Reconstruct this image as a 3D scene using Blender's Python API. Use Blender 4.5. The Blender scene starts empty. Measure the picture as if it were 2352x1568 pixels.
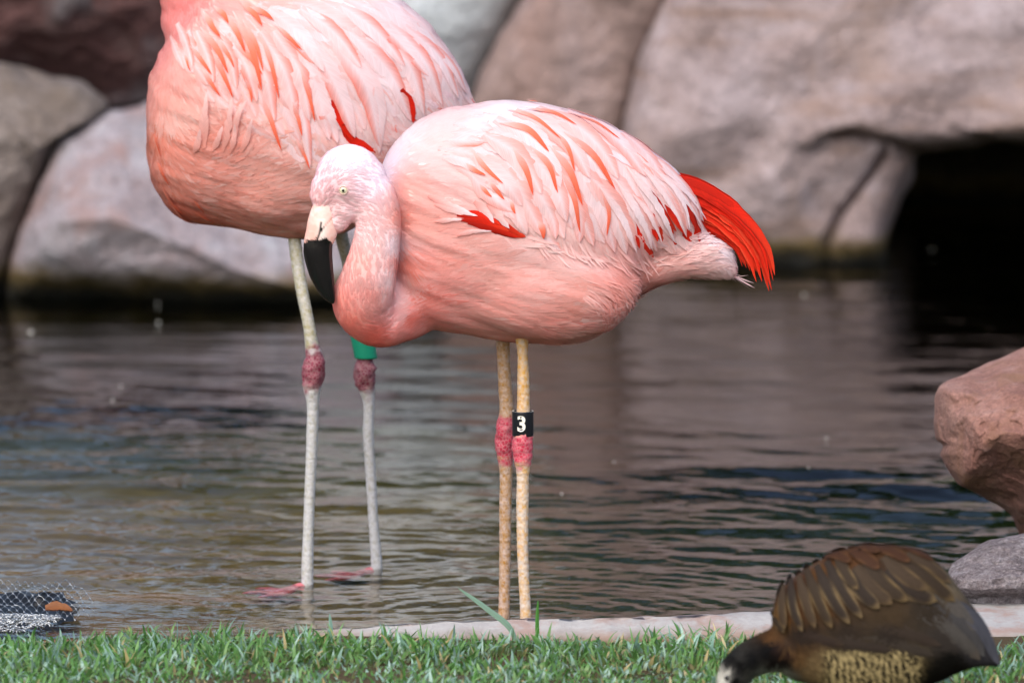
import bpy, math, random
import numpy as np
from mathutils import Vector
from mathutils.bvhtree import BVHTree

scene = bpy.context.scene
R = math.radians
# ------------------------------------------------------------------ camera
PITCH = R(7.0)
CAM = np.array([0.0, -10.0, 0.44 + 10 * math.tan(PITCH)])
FPX = 14911.0                                  # focal length in units of a 2352 wide picture
cd = bpy.data.cameras.new("camera"); cam = bpy.data.objects.new("camera", cd)
scene.collection.objects.link(cam); scene.camera = cam
cam.location = CAM; cam.rotation_euler = (R(90) - PITCH, 0, 0)
cd.sensor_width = 36; cd.lens = FPX * 36 / 2352
cd.clip_start = 0.1; cd.clip_end = 600
cd.dof.use_dof = True; cd.dof.focus_distance = 9.98; cd.dof.aperture_fstop = 4.4
# ------------------------------------------------------------------ sky, sun, exposure
SUN_EL, SUN_AZ = R(48), R(200)                 # azimuth clockwise from +Y: behind the camera, a little to the left
w = bpy.data.worlds.new("World"); scene.world = w; w.use_nodes = True
nt = w.node_tree; nt.nodes.clear()
wo = nt.nodes.new("ShaderNodeOutputWorld"); bg = nt.nodes.new("ShaderNodeBackground")
sky = nt.nodes.new("ShaderNodeTexSky"); sky.sky_type = 'NISHITA'; sky.sun_disc = False
sky.sun_elevation = SUN_EL; sky.sun_rotation = SUN_AZ; sky.air_density = 1.0; sky.dust_density = 4.0; sky.ozone_density = 1.0
hsv = nt.nodes.new("ShaderNodeHueSaturation"); hsv.inputs['Saturation'].default_value = 1.0
bg.inputs[1].default_value = 0.15
nt.links.new(sky.outputs[0], hsv.inputs['Color']); nt.links.new(hsv.outputs[0], bg.inputs[0]); nt.links.new(bg.outputs[0], wo.inputs[0])
sd = bpy.data.lights.new("sun", 'SUN'); sun = bpy.data.objects.new("sun", sd); scene.collection.objects.link(sun)
sd.energy = 1.0; sd.angle = R(80); sd.color = (1.0, 0.995, 0.99)
sdir = Vector((math.sin(SUN_AZ) * math.cos(SUN_EL), math.cos(SUN_AZ) * math.cos(SUN_EL), math.sin(SUN_EL)))
sun.rotation_euler = sdir.to_track_quat('Z', 'Y').to_euler(); sun.location = (0, -3, 6)
vs = scene.view_settings; vs.view_transform = 'Standard'; vs.look = 'None'; vs.gamma = 1; vs.use_curve_mapping = False
vs.exposure = 0.64
scene.render.engine = 'CYCLES'
scene.cycles.use_denoising = True
scene.cycles.max_bounces = 8; scene.cycles.transparent_max_bounces = 12
scene.cycles.caustics_reflective = False; scene.cycles.caustics_refractive = False

# ------------------------------------------------------------------ helpers
rng = np.random.default_rng(7)
random.seed(7)
CP, SP = math.cos(PITCH), math.sin(PITCH)

def raydir(px, py):
    a = (px - 1176) / FPX; b = (784 - py) / FPX
    return np.array([a, CP + b * SP, -SP + b * CP])

def P(px, py, Y):
    """the point of the vertical plane y = Y that stands behind picture point (px, py)"""
    d = raydir(px, py); t = (Y - CAM[1]) / d[1]
    return CAM + d * t

def G(px, py, z=0.0):
    d = raydir(px, py); t = (z - CAM[2]) / d[2]
    return CAM + d * t

def proj(X):
    D = np.asarray(X) - CAM
    f = D[..., 1] * CP - D[..., 2] * SP
    u = D[..., 1] * SP + D[..., 2] * CP
    return np.stack([1176 + FPX * D[..., 0] / f, 784 - FPX * u / f], -1)

def lin(h):
    c = np.array([int(h[i:i + 2], 16) for i in (0, 2, 4)]) / 255
    return np.where(c <= 0.04045, c / 12.92, ((c + 0.055) / 1.055) ** 2.4)

def hash3(i, j, k, s):
    n = (i.astype(np.int64) * 374761393 + j.astype(np.int64) * 668265263 + k.astype(np.int64) * 2147483647 + s * 974634777) & 0xFFFFFFFF
    n = ((n ^ (n >> 13)) * 1274126177) & 0xFFFFFFFF
    n = (n ^ (n >> 16)) & 0xFFFFFF
    return n / float(0xFFFFFF) * 2 - 1

def vnoise(X, s=0):
    X = np.asarray(X, float); F = np.floor(X); f = X - F; I = F.astype(np.int64)
    u = f * f * f * (f * (f * 6 - 15) + 10); r = 0
    for a in (0, 1):
        for b in (0, 1):
            for c in (0, 1):
                wgt = (u[..., 0] if a else 1 - u[..., 0]) * (u[..., 1] if b else 1 - u[..., 1]) * (u[..., 2] if c else 1 - u[..., 2])
                r = r + wgt * hash3(I[..., 0] + a, I[..., 1] + b, I[..., 2] + c, s)
    return r

def fbm(X, s=0, o=4, g=0.5):
    r = 0; a = 1.0; X = np.asarray(X, float)
    for k in range(o):
        r = r + a * vnoise(X * 2 ** k + 17.3 * k, s + k); a *= g
    return r

def sstep(a, b, x):
    t = np.clip((x - a) / (b - a), 0, 1); return t * t * (3 - 2 * t)

def mesh(name, V, F, mat=None, col=None, uv=None, smooth=True, mats=None, mi=None):
    """F: array (n,4) or (n,3) or list of faces"""
    me = bpy.data.meshes.new(name)
    V = np.asarray(V, float)
    if isinstance(F, np.ndarray):
        n, k = F.shape
        me.vertices.add(len(V)); me.vertices.foreach_set("co", V.ravel())
        me.loops.add(n * k); me.loops.foreach_set("vertex_index", F.ravel().astype(np.int32))
        me.polygons.add(n); me.polygons.foreach_set("loop_start", np.arange(0, n * k, k, dtype=np.int32))
        me.update(calc_edges=True)
    else:
        me.from_pydata(V.tolist(), [], F); me.update()
    if col is not None:
        a = me.color_attributes.new("Col", 'FLOAT_COLOR', 'POINT')
        c = np.ones((len(V), 4)); c[:, :3] = col; a.data.foreach_set("color", c.ravel())
    if uv is not None:
        a = me.attributes.new("vane", 'FLOAT2', 'POINT'); a.data.foreach_set("vector", np.asarray(uv, float).ravel())
    for m in (mats or ([mat] if mat else [])): me.materials.append(m)
    if mi is not None: me.polygons.foreach_set("material_index", np.asarray(mi, np.int32))
    if smooth: me.polygons.foreach_set("use_smooth", np.ones(len(me.polygons), bool))
    me.validate(); me.update()
    return me

def obj(name, me, parent=None, label=None, cat=None, group=None, kind=None, loc=None):
    o = bpy.data.objects.new(name, me); scene.collection.objects.link(o)
    if parent: o.parent = parent
    if loc is not None: o.location = loc
    for k, v in (('label', label), ('category', cat), ('group', group), ('kind', kind)):
        if v: o[k] = v
    return o

def empty(name, loc, label, cat, group=None):
    o = obj(name, None, label=label, cat=cat, group=group); o.empty_display_size = 0.1
    o.location = loc
    return o

def grid_faces(n, m, wrap=False):
    """n rows, m columns"""
    i, j = np.meshgrid(np.arange(n - 1), np.arange(m if wrap else m - 1), indexing='ij')
    j2 = (j + 1) % m
    return np.stack([i * m + j, i * m + j2, (i + 1) * m + j2, (i + 1) * m + j], -1).reshape(-1, 4)

class Acc:
    def __init__(s): s.V = []; s.F = []; s.C = []; s.U = []; s.M = []; s.n = 0
    def add(s, V, F, C=None, U=None, mi=0):
        V = np.asarray(V); s.V.append(V); s.F.append(np.asarray(F) + s.n)
        s.C.append(np.broadcast_to(C if C is not None else (1, 1, 1), (len(V), 3)))
        s.U.append(U if U is not None else np.zeros((len(V), 2))); s.M.append(np.full(len(F), mi)); s.n += len(V)
    def mesh(s, name, mats, smooth=True):
        return mesh(name, np.concatenate(s.V), np.concatenate(s.F), col=np.concatenate(s.C), uv=np.concatenate(s.U),
                    mats=mats, mi=np.concatenate(s.M), smooth=smooth)

def interp_path(pts, n, smooth=True):
    """Catmull-Rom through rows of pts (any columns), n samples"""
    pts = np.asarray(pts, float); k = len(pts)
    d = np.r_[0, np.cumsum(np.linalg.norm(np.diff(pts[:, :min(3, pts.shape[1])], axis=0), axis=1))]
    t = np.linspace(0, d[-1], n)
    i = np.clip(np.searchsorted(d, t, side='right') - 1, 0, k - 2)
    h = d[i + 1] - d[i]; u = ((t - d[i]) / h)[:, None]; h = h[:, None]
    m = np.gradient(pts, d, axis=0) if k > 2 else np.repeat((pts[1:] - pts[:1]) / d[-1], 2, 0)
    p0, p1, m0, m1 = pts[i], pts[i + 1], m[i] * h, m[i + 1] * h
    return (2*u**3-3*u**2+1)*p0 + (u**3-2*u**2+u)*m0 + (-2*u**3+3*u**2)*p1 + (u**3-u**2)*m1

def tube(pts, ra, rb=None, seg=20, cap=True, up=(0, 1, 0)):
    """closed tube through 3-D pts; ra radius across the picture, rb along 'up' """
    pts = np.asarray(pts, float); ra = np.broadcast_to(ra, (len(pts),)); rb = ra if rb is None else np.broadcast_to(rb, (len(pts),))
    T = np.gradient(pts, axis=0); T /= np.linalg.norm(T, axis=1)[:, None]
    U = np.asarray(up, float)[None] - T * (T @ np.asarray(up, float))[:, None]; U /= np.linalg.norm(U, axis=1)[:, None]
    S = np.cross(T, U)
    a = np.linspace(0, 2 * np.pi, seg, endpoint=False)
    V = pts[:, None] + S[:, None] * (ra[:, None] * np.cos(a))[..., None] + U[:, None] * (rb[:, None] * np.sin(a))[..., None]
    V = V.reshape(-1, 3); F = grid_faces(len(pts), seg, True)
    if cap:
        n = len(V); V = np.vstack([V, pts[0], pts[-1]])
        j = np.arange(seg); j2 = (j + 1) % seg; L = (len(pts) - 1) * seg
        F = np.vstack([F, np.stack([np.full(seg, n), j2, j, j], -1)[:, [0, 1, 2, 2]], np.stack([np.full(seg, n + 1), L + j, L + j2, L + j2], -1)])
    return V, F

def tri_fix(F):
    """quads with a repeated corner become triangles"""
    return [tuple(dict.fromkeys(f)) for f in np.asarray(F).tolist()]

# ------------------------------------------------------------------ materials
class NT:
    def __init__(s, name):
        s.m = bpy.data.materials.new(name); s.m.use_nodes = True; s.t = s.m.node_tree; s.t.nodes.clear()
        s.out = s.n("ShaderNodeOutputMaterial")
    def n(s, t, **kw):
        x = s.t.nodes.new(t)
        for k, v in kw.items():
            if k in x.inputs if isinstance(k, str) and k[0].isupper() else False: x.inputs[k].default_value = v
            elif hasattr(x, k): setattr(x, k, v)
        return x
    def l(s, a, b): s.t.links.new(a, b)
    def ramp(s, fac, stops, interp='LINEAR'):
        r = s.n("ShaderNodeValToRGB"); r.color_ramp.interpolation = interp
        e = r.color_ramp.elements
        while len(e) < len(stops): e.new(0.5)
        for el, (p, c) in zip(e, stops):
            el.position = p; el.color = (*c, 1) if len(c) == 3 else c
        s.l(fac, r.inputs[0]); return r.outputs[0]
    def noise(s, scale, detail=4, rough=0.55, vec=None, dist=0.0, stretch=None):
        x = s.n("ShaderNodeTexNoise"); x.inputs['Scale'].default_value = scale; x.inputs['Detail'].default_value = detail
        x.inputs['Roughness'].default_value = rough; x.inputs['Distortion'].default_value = dist
        if vec is None: vec = s.pos()
        if stretch:
            mp = s.n("ShaderNodeMapping"); mp.inputs['Scale'].default_value = stretch; s.l(vec, mp.inputs[0]); vec = mp.outputs[0]
        s.l(vec, x.inputs['Vector']); return x.outputs[0]
    def pos(s):
        g = s.n("ShaderNodeTexCoord"); return g.outputs['Object']
    def mix(s, f, a, b, mode='MIX'):
        x = s.n("ShaderNodeMix", data_type='RGBA', blend_type=mode)
        for v, i in ((f, 0), (a, 6), (b, 7)):
            if hasattr(v, 'links') or hasattr(v, 'is_linked'): s.l(v, x.inputs[i])
            else: x.inputs[i].default_value = v if not isinstance(v, (tuple, list, np.ndarray)) else (*[float(q) for q in v][:3], 1)
        return x.outputs[2]
    def math(s, op, a, b=0.0):
        x = s.n("ShaderNodeMath", operation=op)
        for v, i in ((a, 0), (b, 1)):
            if hasattr(v, 'is_linked'): s.l(v, x.inputs[i])
            else: x.inputs[i].default_value = v
        return x.outputs[0]
    def bump(s, h, strength=0.5, dist=0.01, nrm=None):
        b = s.n("ShaderNodeBump"); b.inputs['Strength'].default_value = strength; b.inputs['Distance'].default_value = dist
        s.l(h, b.inputs['Height'])
        if nrm: s.l(nrm, b.inputs['Normal'])
        return b.outputs[0]
    def bsdf(s, color, rough=0.8, nrm=None, spec=0.3, sheen=0.0, out=True):
        b = s.n("ShaderNodeBsdfPrincipled")
        for v, k in ((color, 'Base Color'), (rough, 'Roughness')):
            if hasattr(v, 'is_linked'): s.l(v, b.inputs[k])
            else: b.inputs[k].default_value = (*[float(q) for q in v][:3], 1) if isinstance(v, (tuple, list, np.ndarray)) else v
        b.inputs['Specular IOR Level'].default_value = spec; b.inputs['Sheen Weight'].default_value = sheen
        if nrm: s.l(nrm, b.inputs['Normal'])
        if out: s.l(b.outputs[0], s.out.inputs[0])
        return b

ROCK = 0.66
def rock_mat(name, c_dark, c_mid, c_light, scale=3.0, bump=0.02, algae=True, stain=None, fine=60, strata=None, ROCK=0.66):
    m = NT(name); n1 = m.noise(scale, 6, 0.6, dist=0.6); n2 = m.noise(scale * 5, 5, 0.65); n3 = m.noise(fine, 4, 0.7)
    D_, M_, L_ = lin(c_dark) * ROCK, lin(c_mid) * ROCK, lin(c_light) * ROCK
    c = m.ramp(n1, [(0.32, D_), (0.5, M_), (0.68, L_)])
    c = m.mix(0.55, c, m.ramp(n2, [(0.3, D_), (0.55, M_), (0.75, L_)]))
    c = m.mix(0.35, c, m.ramp(n3, [(0.3, (0.12, 0.10, 0.10)), (0.5, (0.5, 0.5, 0.5)), (0.72, (0.95, 0.92, 0.9))]), 'OVERLAY')
    if stain:
        c = m.mix(m.ramp(m.noise(scale * 1.7, 4, 0.6, stretch=(1, 1, 0.5)), [(0.52, (0, 0, 0)), (0.68, (1, 1, 1))]), c, lin(stain) * ROCK)
    if strata:
        c = m.mix(m.ramp(m.noise(scale * 2.5, 5, 0.6, stretch=(0.4, 1, 2.5), dist=1.2), [(0.55, (0, 0, 0)), (0.66, (0.8, 0.8, 0.8))]), c, lin(strata) * ROCK)
    if algae:    # wet algae band just above the water
        g = m.n("ShaderNodeNewGeometry"); sp = m.n("ShaderNodeSeparateXYZ"); m.l(g.outputs['Position'], sp.inputs[0])
        z = m.math('ADD', sp.outputs[2], m.math('MULTIPLY', m.math('SUBTRACT', m.noise(9, 4), 0.5), 0.09))
        band = m.ramp(z, [(0.0, (0.012, 0.012, 0.010)), (0.02, (0.02, 0.016, 0.008)), (0.05, (0.10, 0.07, 0.025)), (0.085, (0.16, 0.125, 0.07))])
        f = m.ramp(z, [(0.045, (1, 1, 1)), (0.085, (0, 0, 0))])
        c = m.mix(f, c, band)
    h = m.math('ADD', n2, m.math('MULTIPLY', n3, 0.35))
    m.bsdf(c, 0.85, m.bump(h, 0.8, bump), spec=0.25)
    return m.m

# ------------------------------------------------------------------ ground: pond bed and bank in one sheet
def pond_sd(x, y):
    """>0 inside the pond, metres from its edge (roughly)"""
    near = y + 0.27 + 0.02 * np.sin(x * 5) - 0.17 * sstep(0.7, 1.3, x)
    right = 1.9 - x + 0.3 * np.sin(y * 1.3)
    right = right + 2.5 * sstep(4.2, 5.2, y)
    left = x + 2.6
    far = 8.3 - y
    return np.minimum(np.minimum(near, right), np.minimum(left, far))

def ground_z(x, y):
    d = pond_sd(x, y)
    shallow = 0.02 + 0.012 * (np.sin(x * 9 + 1) * np.sin(y * 4))
    depth = 0.028 + 0.10 * sstep(0.9, 3.0, y) + 0.16 * sstep(-0.15, 0.35, x) * sstep(-0.2, 0.1, y) + 0.35 * sstep(3.0, 5.0, y)
    inside = -depth * sstep(0.0, 0.30, d)
    bank = 0.028 * sstep(0.0, 0.06, -d) + 0.015 * sstep(0.2, 0.8, -d) + 0.9 * sstep(0.3, 2.0, -d) * sstep(4, 6, y)
    z = np.where(d > 0, inside, bank)
    return z + 0.006 * vnoise(np.stack([x * 4, y * 4, x * 0], -1), 5)

def lines(segs):
    out = []
    for a, b, st in segs: out.append(np.arange(a, b, st))
    return np.concatenate(out + [[segs[-1][1]]])
gx = lines([(-300, -60, 60), (-60, -10, 8), (-10, -2.7, .5), (-2.7, -1.1, .08), (-1.1, 1.3, .02), (1.3, 3, .08), (3, 10, .5), (10, 60, 8), (60, 300, 60)])
gy = lines([(-60, -12, 8), (-12, -2, .8), (-2, -1, .1), (-1, 1.2, .02), (1.2, 8.5, .08), (8.5, 20, .5), (20, 60, 8), (60, 400, 60)])
X, Y = np.meshgrid(gx, gy, indexing='ij')
Z = ground_z(X, Y)
m = NT("ground_soil")
g = m.n("ShaderNodeNewGeometry"); sp = m.n("ShaderNodeSeparateXYZ"); m.l(g.outputs['Position'], sp.inputs[0])
n1 = m.noise(4, 5, 0.6); n2 = m.noise(35, 4, 0.7, stretch=(0.6, 1.6, 1)); n3 = m.noise(140, 3, 0.6)
bed = m.ramp(n1, [(0.33, lin('554A30')), (0.5, lin('7F6E48')), (0.66, lin('A28E66'))])
bed = m.mix(0.5, bed, m.ramp(n2, [(0.3, lin('4A3A20')), (0.55, lin('927848')), (0.8, lin('BBA26C'))]))
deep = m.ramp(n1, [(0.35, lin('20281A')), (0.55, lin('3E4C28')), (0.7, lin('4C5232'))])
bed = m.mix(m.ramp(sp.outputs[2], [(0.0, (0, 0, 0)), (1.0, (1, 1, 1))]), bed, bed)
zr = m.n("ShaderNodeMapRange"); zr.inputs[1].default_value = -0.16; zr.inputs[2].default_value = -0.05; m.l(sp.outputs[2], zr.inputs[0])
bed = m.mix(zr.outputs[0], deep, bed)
soil = m.mix(n2, lin('3A3122'), lin('5A4C36'))
zs = m.n("ShaderNodeMapRange"); zs.inputs[1].default_value = 0.0; zs.inputs[2].default_value = 0.02; m.l(sp.outputs[2], zs.inputs[0])
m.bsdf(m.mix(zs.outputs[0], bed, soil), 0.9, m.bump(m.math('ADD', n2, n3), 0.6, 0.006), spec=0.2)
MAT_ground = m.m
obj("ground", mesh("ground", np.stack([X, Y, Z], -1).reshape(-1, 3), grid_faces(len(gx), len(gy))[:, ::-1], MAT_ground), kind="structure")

# ------------------------------------------------------------------ water
def water_h(x, y):
    r = np.random.default_rng(3); h = np.zeros_like(x)
    N3 = lambda s, k: vnoise(np.stack([x * k, y * k * 0.8, x * 0 + s], -1), s)
    amp = 0.55 + 0.45 * N3(11, 1.1)
    calm = 1 - 0.78 * sstep(0.1, -0.45, x) * sstep(0.9, 0.0, y) - 0.5 * sstep(1.6, 4.0, y)
    wx = x + 0.05 * N3(21, 2.1); wy = y + 0.05 * N3(22, 2.3)
    for k in range(30):
        lam = 0.042 * (0.34 / 0.042) ** r.random(); th = r.normal(0, 0.26) + math.pi / 2
        slope = 0.044 * (lam / 0.08) ** 0.05
        a = slope * lam / (2 * math.pi)
        h += a * np.sin(2 * math.pi / lam * (wx * math.cos(th) + wy * math.sin(th)) + r.random() * 6.28)
    for k in range(14):
        lam = 0.028 * (0.05 / 0.028) ** r.random(); th = r.normal(0, 0.45) + math.pi / 2
        h += (0.042 * lam / 6.28) * (0.5 + 0.8 * N3(40 + k, 2.5)) * np.sin(2 * math.pi / lam * (wx * math.cos(th) + wy * math.sin(th)) + r.random() * 6.28)
    h *= amp * calm
    for (cx, cy, a0, l0) in RINGS:
        d = np.hypot(x - cx, y - cy)
        h += a0 * l0 / 6.28 * np.sin(2 * math.pi * d / l0) * np.exp(-d / 0.8) * sstep(0.0, 0.05, d)
    return h
leg_pts = [G(706, 1338), G(866, 1303)]
RINGS = [(leg_pts[0][0], leg_pts[0][1], 0.04, 0.055), (leg_pts[1][0], leg_pts[1][1], 0.05, 0.06), (0.0, 0.04, 0.06, 0.05), (0.03, -0.03, 0.05, 0.045)]
wxs = lines([(-2.9, -1.15, .05), (-1.15, 1.25, .006), (1.25, 4.6, .05)])
wys = lines([(-0.45, 1.0, .006), (1.0, 2.5, .009), (2.5, 6.5, .016), (6.5, 8.6, .06)])
X, Y = np.meshgrid(wxs, wys, indexing='ij')
Z = water_h(X, Y)
edge = np.minimum(np.minimum(X - X.min(), X.max() - X), np.minimum(Y - Y.min(), Y.max() - Y)); Z *= sstep(0, 0.1, edge)
V = np.stack([X, Y, Z], -1).reshape(-1, 3); F = grid_faces(len(wxs), len(wys))[:, ::-1]
nx, ny = len(wxs), len(wys); idx = np.arange(nx * ny).reshape(nx, ny)
ring = np.concatenate([idx[:, 0], idx[-1, 1:], idx[-2::-1, -1], idx[0, -2:0:-1]])
Vb = V[ring].copy(); Vb[:, 2] = -0.75; nb = len(V); k = np.arange(len(ring)); k2 = (k + 1) % len(ring)
Fs = np.stack([ring[k2], ring[k], nb + k, nb + k2], -1)[:, ::-1]
Vc = np.array([[0.8, 4, -0.75]]); nc = nb + len(Vb)
faces = np.vstack([F, Fs]).tolist() + [[nb + int(b), nb + int(a), nc] for a, b in zip(k, k2)]
m = NT("pond_water")
fr = m.n("ShaderNodeFresnel"); fr.inputs[0].default_value = 1.333
tr = m.n("ShaderNodeBsdfTransparent"); tr.inputs[0].default_value = (1, 1, 1, 1)
gl = m.n("ShaderNodeBsdfGlossy"); gl.inputs['Roughness'].default_value = 0.03; gl.inputs[0].default_value = (1, 1, 1, 1)
bn = m.bump(m.noise(22, 3, 0.5, stretch=(1, 1.5, 1)), 0.35, 0.004); m.l(bn, gl.inputs['Normal']); m.l(bn, fr.inputs['Normal'])
mx = m.n("ShaderNodeMixShader"); m.l(fr.outputs[0], mx.inputs[0]); m.l(tr.outputs[0], mx.inputs[1]); m.l(gl.outputs[0], mx.inputs[2])
m.l(mx.outputs[0], m.out.inputs[0])
va = m.n("ShaderNodeVolumeAbsorption"); va.inputs['Color'].default_value = (0.42, 0.50, 0.22, 1); va.inputs['Density'].default_value = 1.7
m.l(va.outputs[0], m.out.inputs['Volume'])
obj("water", mesh("water", np.vstack([V, Vb, Vc]), faces, m.m), kind="structure")

# ------------------------------------------------------------------ rocks
def densify(poly, n):
    p = np.asarray(poly, float); p = np.vstack([p, p[:1]])
    # light corner rounding by Catmull-Rom blended with the straight polygon
    a = interp_path(p, n + 1)[:-1]
    d = np.r_[0, np.cumsum(np.linalg.norm(np.diff(p, axis=0), axis=1))]; t = np.linspace(0, d[-1], n + 1)[:-1]
    b = np.stack([np.interp(t, d, p[:, 0]), np.interp(t, d, p[:, 1])], -1)
    return 0.15 * a + 0.85 * b

def boulder(name, poly, Yc, front, back, mat, label, seed=0, center=None, n=180, rings=70, amp=0.05, freq=2.5, fine=0.008,
            prof=None, rough=5, e=3.0, cat="rock", parent=None, facet=0.06, nf=26, grit=0.0):
    """closed stone: outline 'poly' at distance Yc, bulging 'front' metres to the near side and 'back' to the far side"""
    o = densify(poly, n); c = np.mean(o, 0) if center is None else np.asarray(center, float)
    t = np.linspace(0, 2 * np.pi, n, endpoint=False)
    wob = fbm(np.stack([o[:, 0] / 60, o[:, 1] / 60, o[:, 0] * 0 + seed], -1), seed, 3) * rough
    dirs = (o - c) / np.linalg.norm(o - c, axis=1)[:, None]; o = o + dirs * wob[:, None]
    rr = np.sin(np.linspace(0, np.pi / 2, rings)) ** 0.9
    gf = np.random.default_rng(seed + 100); ext = np.ptp(o, axis=0) / 2; cc = (o.max(0) + o.min(0)) / 2
    SD = [(cc[0] + gf.uniform(-1, 1) * ext[0], cc[1] + gf.uniform(-1, 1) * ext[1], gf.normal(0, 1.1), gf.normal(0, 1.1), gf.normal(0, .12)) for _ in range(nf)]
    def facets(x, y):   # flat broken faces meeting in edges: lower envelope of tilted planes
        P_ = np.array([-(((a - cc[0]) / ext[0]) ** 2 + ((b - cc[1]) / ext[1]) ** 2) * .8 - (1.6 * (a - cc[0]) / ext[0] + jx * .6) * (x - a) / ext[0] - (1.6 * (b - cc[1]) / ext[1] + jy * .6) * (y - b) / ext[1] + jo for a, b, jx, jy, jo in SD])
        return np.clip(P_.min(0) + .8, -1.2, 1.0) * facet
    sc = (Yc + 10) / FPX
    Vs = []
    for side in (-1, 1):
        for r in (rr if side < 0 else rr[::-1][1:]):
            q = c + (o - c) * r
            B = np.array([P(a, b, Yc) for a, b in q])
            dome = (1 - r ** e) ** (1 / 2.2)
            off = front * dome if side < 0 else -back * dome
            pf = prof(q[:, 0], q[:, 1]) if prof else np.zeros(n)
            pf = pf + facets(q[:, 0], q[:, 1]) * (1 - r ** 6)
            extra = np.minimum(pf, 0) + (np.maximum(pf, 0) * (1 - r ** 8) if side < 0 else 0)
            D = np.array([raydir(a, b) for a, b in q]); D /= D[:, 1:2]
            B -= D * (off + extra)[:, None]
            Vs.append(B)
    V = np.array(Vs)
    flat = V.reshape(-1, 3)
    big = fbm(flat * freq, seed + 3, 4, 0.5)
    bigq = np.round(big * 3) / 3 * 0.5 + big * 0.5
    sm = fbm(flat * 14, seed + 9, 4, 0.55)
    fade = np.repeat(np.r_[1 - rr ** 10 * 0.7, (1 - rr ** 10 * 0.7)[::-1][1:]], n)
    flat[:, 1] -= (bigq * amp * fade + sm * fine)
    flat[:, 2] += sm * fine * 0.6
    if grit: flat += (grit * fbm(flat * 85, seed + 31, 3))[:, None] * np.array([.4, -1, .6]) * fade[:, None]
    V = flat; me = mesh(name, V, grid_faces(2 * rings - 1, n, True), mat)
    return obj(name, me, parent=parent, label=label, cat=cat)

M_pink = rock_mat("pinkish_rock", '7A6862', '97827C', 'A99A9C', 1.8, 0.02, stain='9A8078', ROCK=0.86)
M_mauve = rock_mat("mauve_rock", '7E6C69', '9F8F8E', 'B4AAB0', 1.5, 0.02, stain='A1897C', strata='8E7568', ROCK=0.88)
M_pale = rock_mat("pale_blue_grey_rock", 'A0A6AA', 'C0C8CC', 'D8E2E6', 1.5, 0.015, stain='A8A09E', algae=False, ROCK=0.95)
M_slab = rock_mat("pale_pink_slab", '8A7472', 'B4AAB0', 'C6C8D0', 3.2, 0.02, stain='B08C84', ROCK=0.66)
M_maroon = rock_mat("maroon_rock", '442E2E', '6A4C4A', '8E7A78', 2.2, 0.03, stain='8A8588', algae=False)
M_moss = rock_mat("grey_lichen_rock", '5E5450', '857A74', 'A79D98', 4.0, 0.03, stain='7A6E66', ROCK=.8)
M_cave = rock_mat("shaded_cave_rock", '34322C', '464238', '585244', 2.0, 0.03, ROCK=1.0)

def seg(pts, x):
    p = np.asarray(pts, float); return np.interp(x, p[:, 0], p[:, 1])

# left: low slab with pale top and dark undercut
crease = [(0, 560), (60, 545), (130, 512), (250, 505), (330, 530), (420, 565), (520, 610), (640, 655), (720, 690), (900, 720)]
def prof_slab(x, y):
    c = seg(crease, x); d = (y - c) / 1050.0
    return np.where(d < 0, d * 1.0, -d * .62 - .35 * np.clip(d - .12, 0, 1) - 0.01) + 0.10
boulder("slab_boulder", [(130, 310), (200, 270), (340, 235), (520, 215), (700, 230), (860, 300), (930, 420), (900, 560), (850, 690), (780, 715), (600, 725), (300, 720), (60, 722), (12, 690), (22, 600), (60, 500), (108, 400)],
        4.45, 0.16, 0.8, M_slab, "low boulder with pale pink-blue top and dark wet underside at left waterline", 3, center=(480, 490), amp=0.035, freq=1.8, prof=prof_slab, e=5)
boulder("lichen_boulder", [(-300, 120), (-60, 140), (60, 158), (200, 200), (252, 250), (150, 300), (122, 360), (95, 430), (60, 520), (28, 610), (14, 690), (0, 760), (-300, 780)],
        4.6, 0.22, 0.7, M_moss, "rough grey lichen covered boulder at the far left edge", 5, center=(-30, 400), amp=0.05, freq=2.2, fine=0.014)
boulder("maroon_boulder", [(-300, -320), (100, -340), (420, -300), (640, -200), (560, 60), (430, 190), (345, 230), (262, 262), (205, 222), (60, 185), (-300, 170)],
        5.3, 0.25, 0.8, M_maroon, "dark maroon brown boulder at top left behind the grey one", 8, center=(150, -60), amp=0.09, freq=2.6, fine=0.016)
boulder("pale_boulder", [(560, -420), (1000, -460), (1260, -380), (1290, -120), (1215, 10), (1160, 100), (1105, 190), (1040, 300), (900, 420), (700, 400), (560, 200)],
        5.5, 0.2, 0.8, M_pale, "pale bluish grey boulder at top centre between flamingo back and pink cliff", 12, center=(900, 0), amp=0.06, freq=2.0)
# pinkish slab left of the crack
boulder("pink_cliff_slab", [(1216, -20), (1300, -480), (1560, -500), (1568, -100), (1534, 20), (1490, 130), (1452, 260), (1440, 420), (1440, 640), (1200, 690), (1000, 690), (1000, 420), (1060, 280), (1092, 195), (1140, 95)],
        5.3, 0.16, 1.0, M_pink, "flat brownish pink cliff slab left of the dark vertical crack", 15, center=(1270, 250), e=10, facet=.03, amp=0.04, freq=1.6)
def prof_cliff(x, y):
    up = np.clip((300 - y) / 1000.0, 0, 1)
    lip = np.interp(x, [1860, 1900, 1960, 2040, 2110, 2140], [322, 306, 298, 318, 345, 352])
    gr = np.exp(-((y - lip - 8) / 9.0) ** 2) * sstep(1850, 1960, x) * (1 - sstep(2110, 2150, x))
    low = sstep(0, 30, y - lip) * sstep(1780, 1900, x) * (1 - .3 * sstep(400, 560, y))
    crk = np.exp(-((x - np.interp(y, [345, 420, 500, 560], [2040, 1985, 1925, 1900])) / 10.0) ** 2) * sstep(335, 360, y)
    return -0.30 * up + 0.018 * np.sin((x - 1500) / 105.0 + y / 210.0) * sstep(1950, 1600, x) - 0.10 * gr - .05 * low - .06 * crk + .010 * np.sin(x / 60.0 + y / 45.0)
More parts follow.
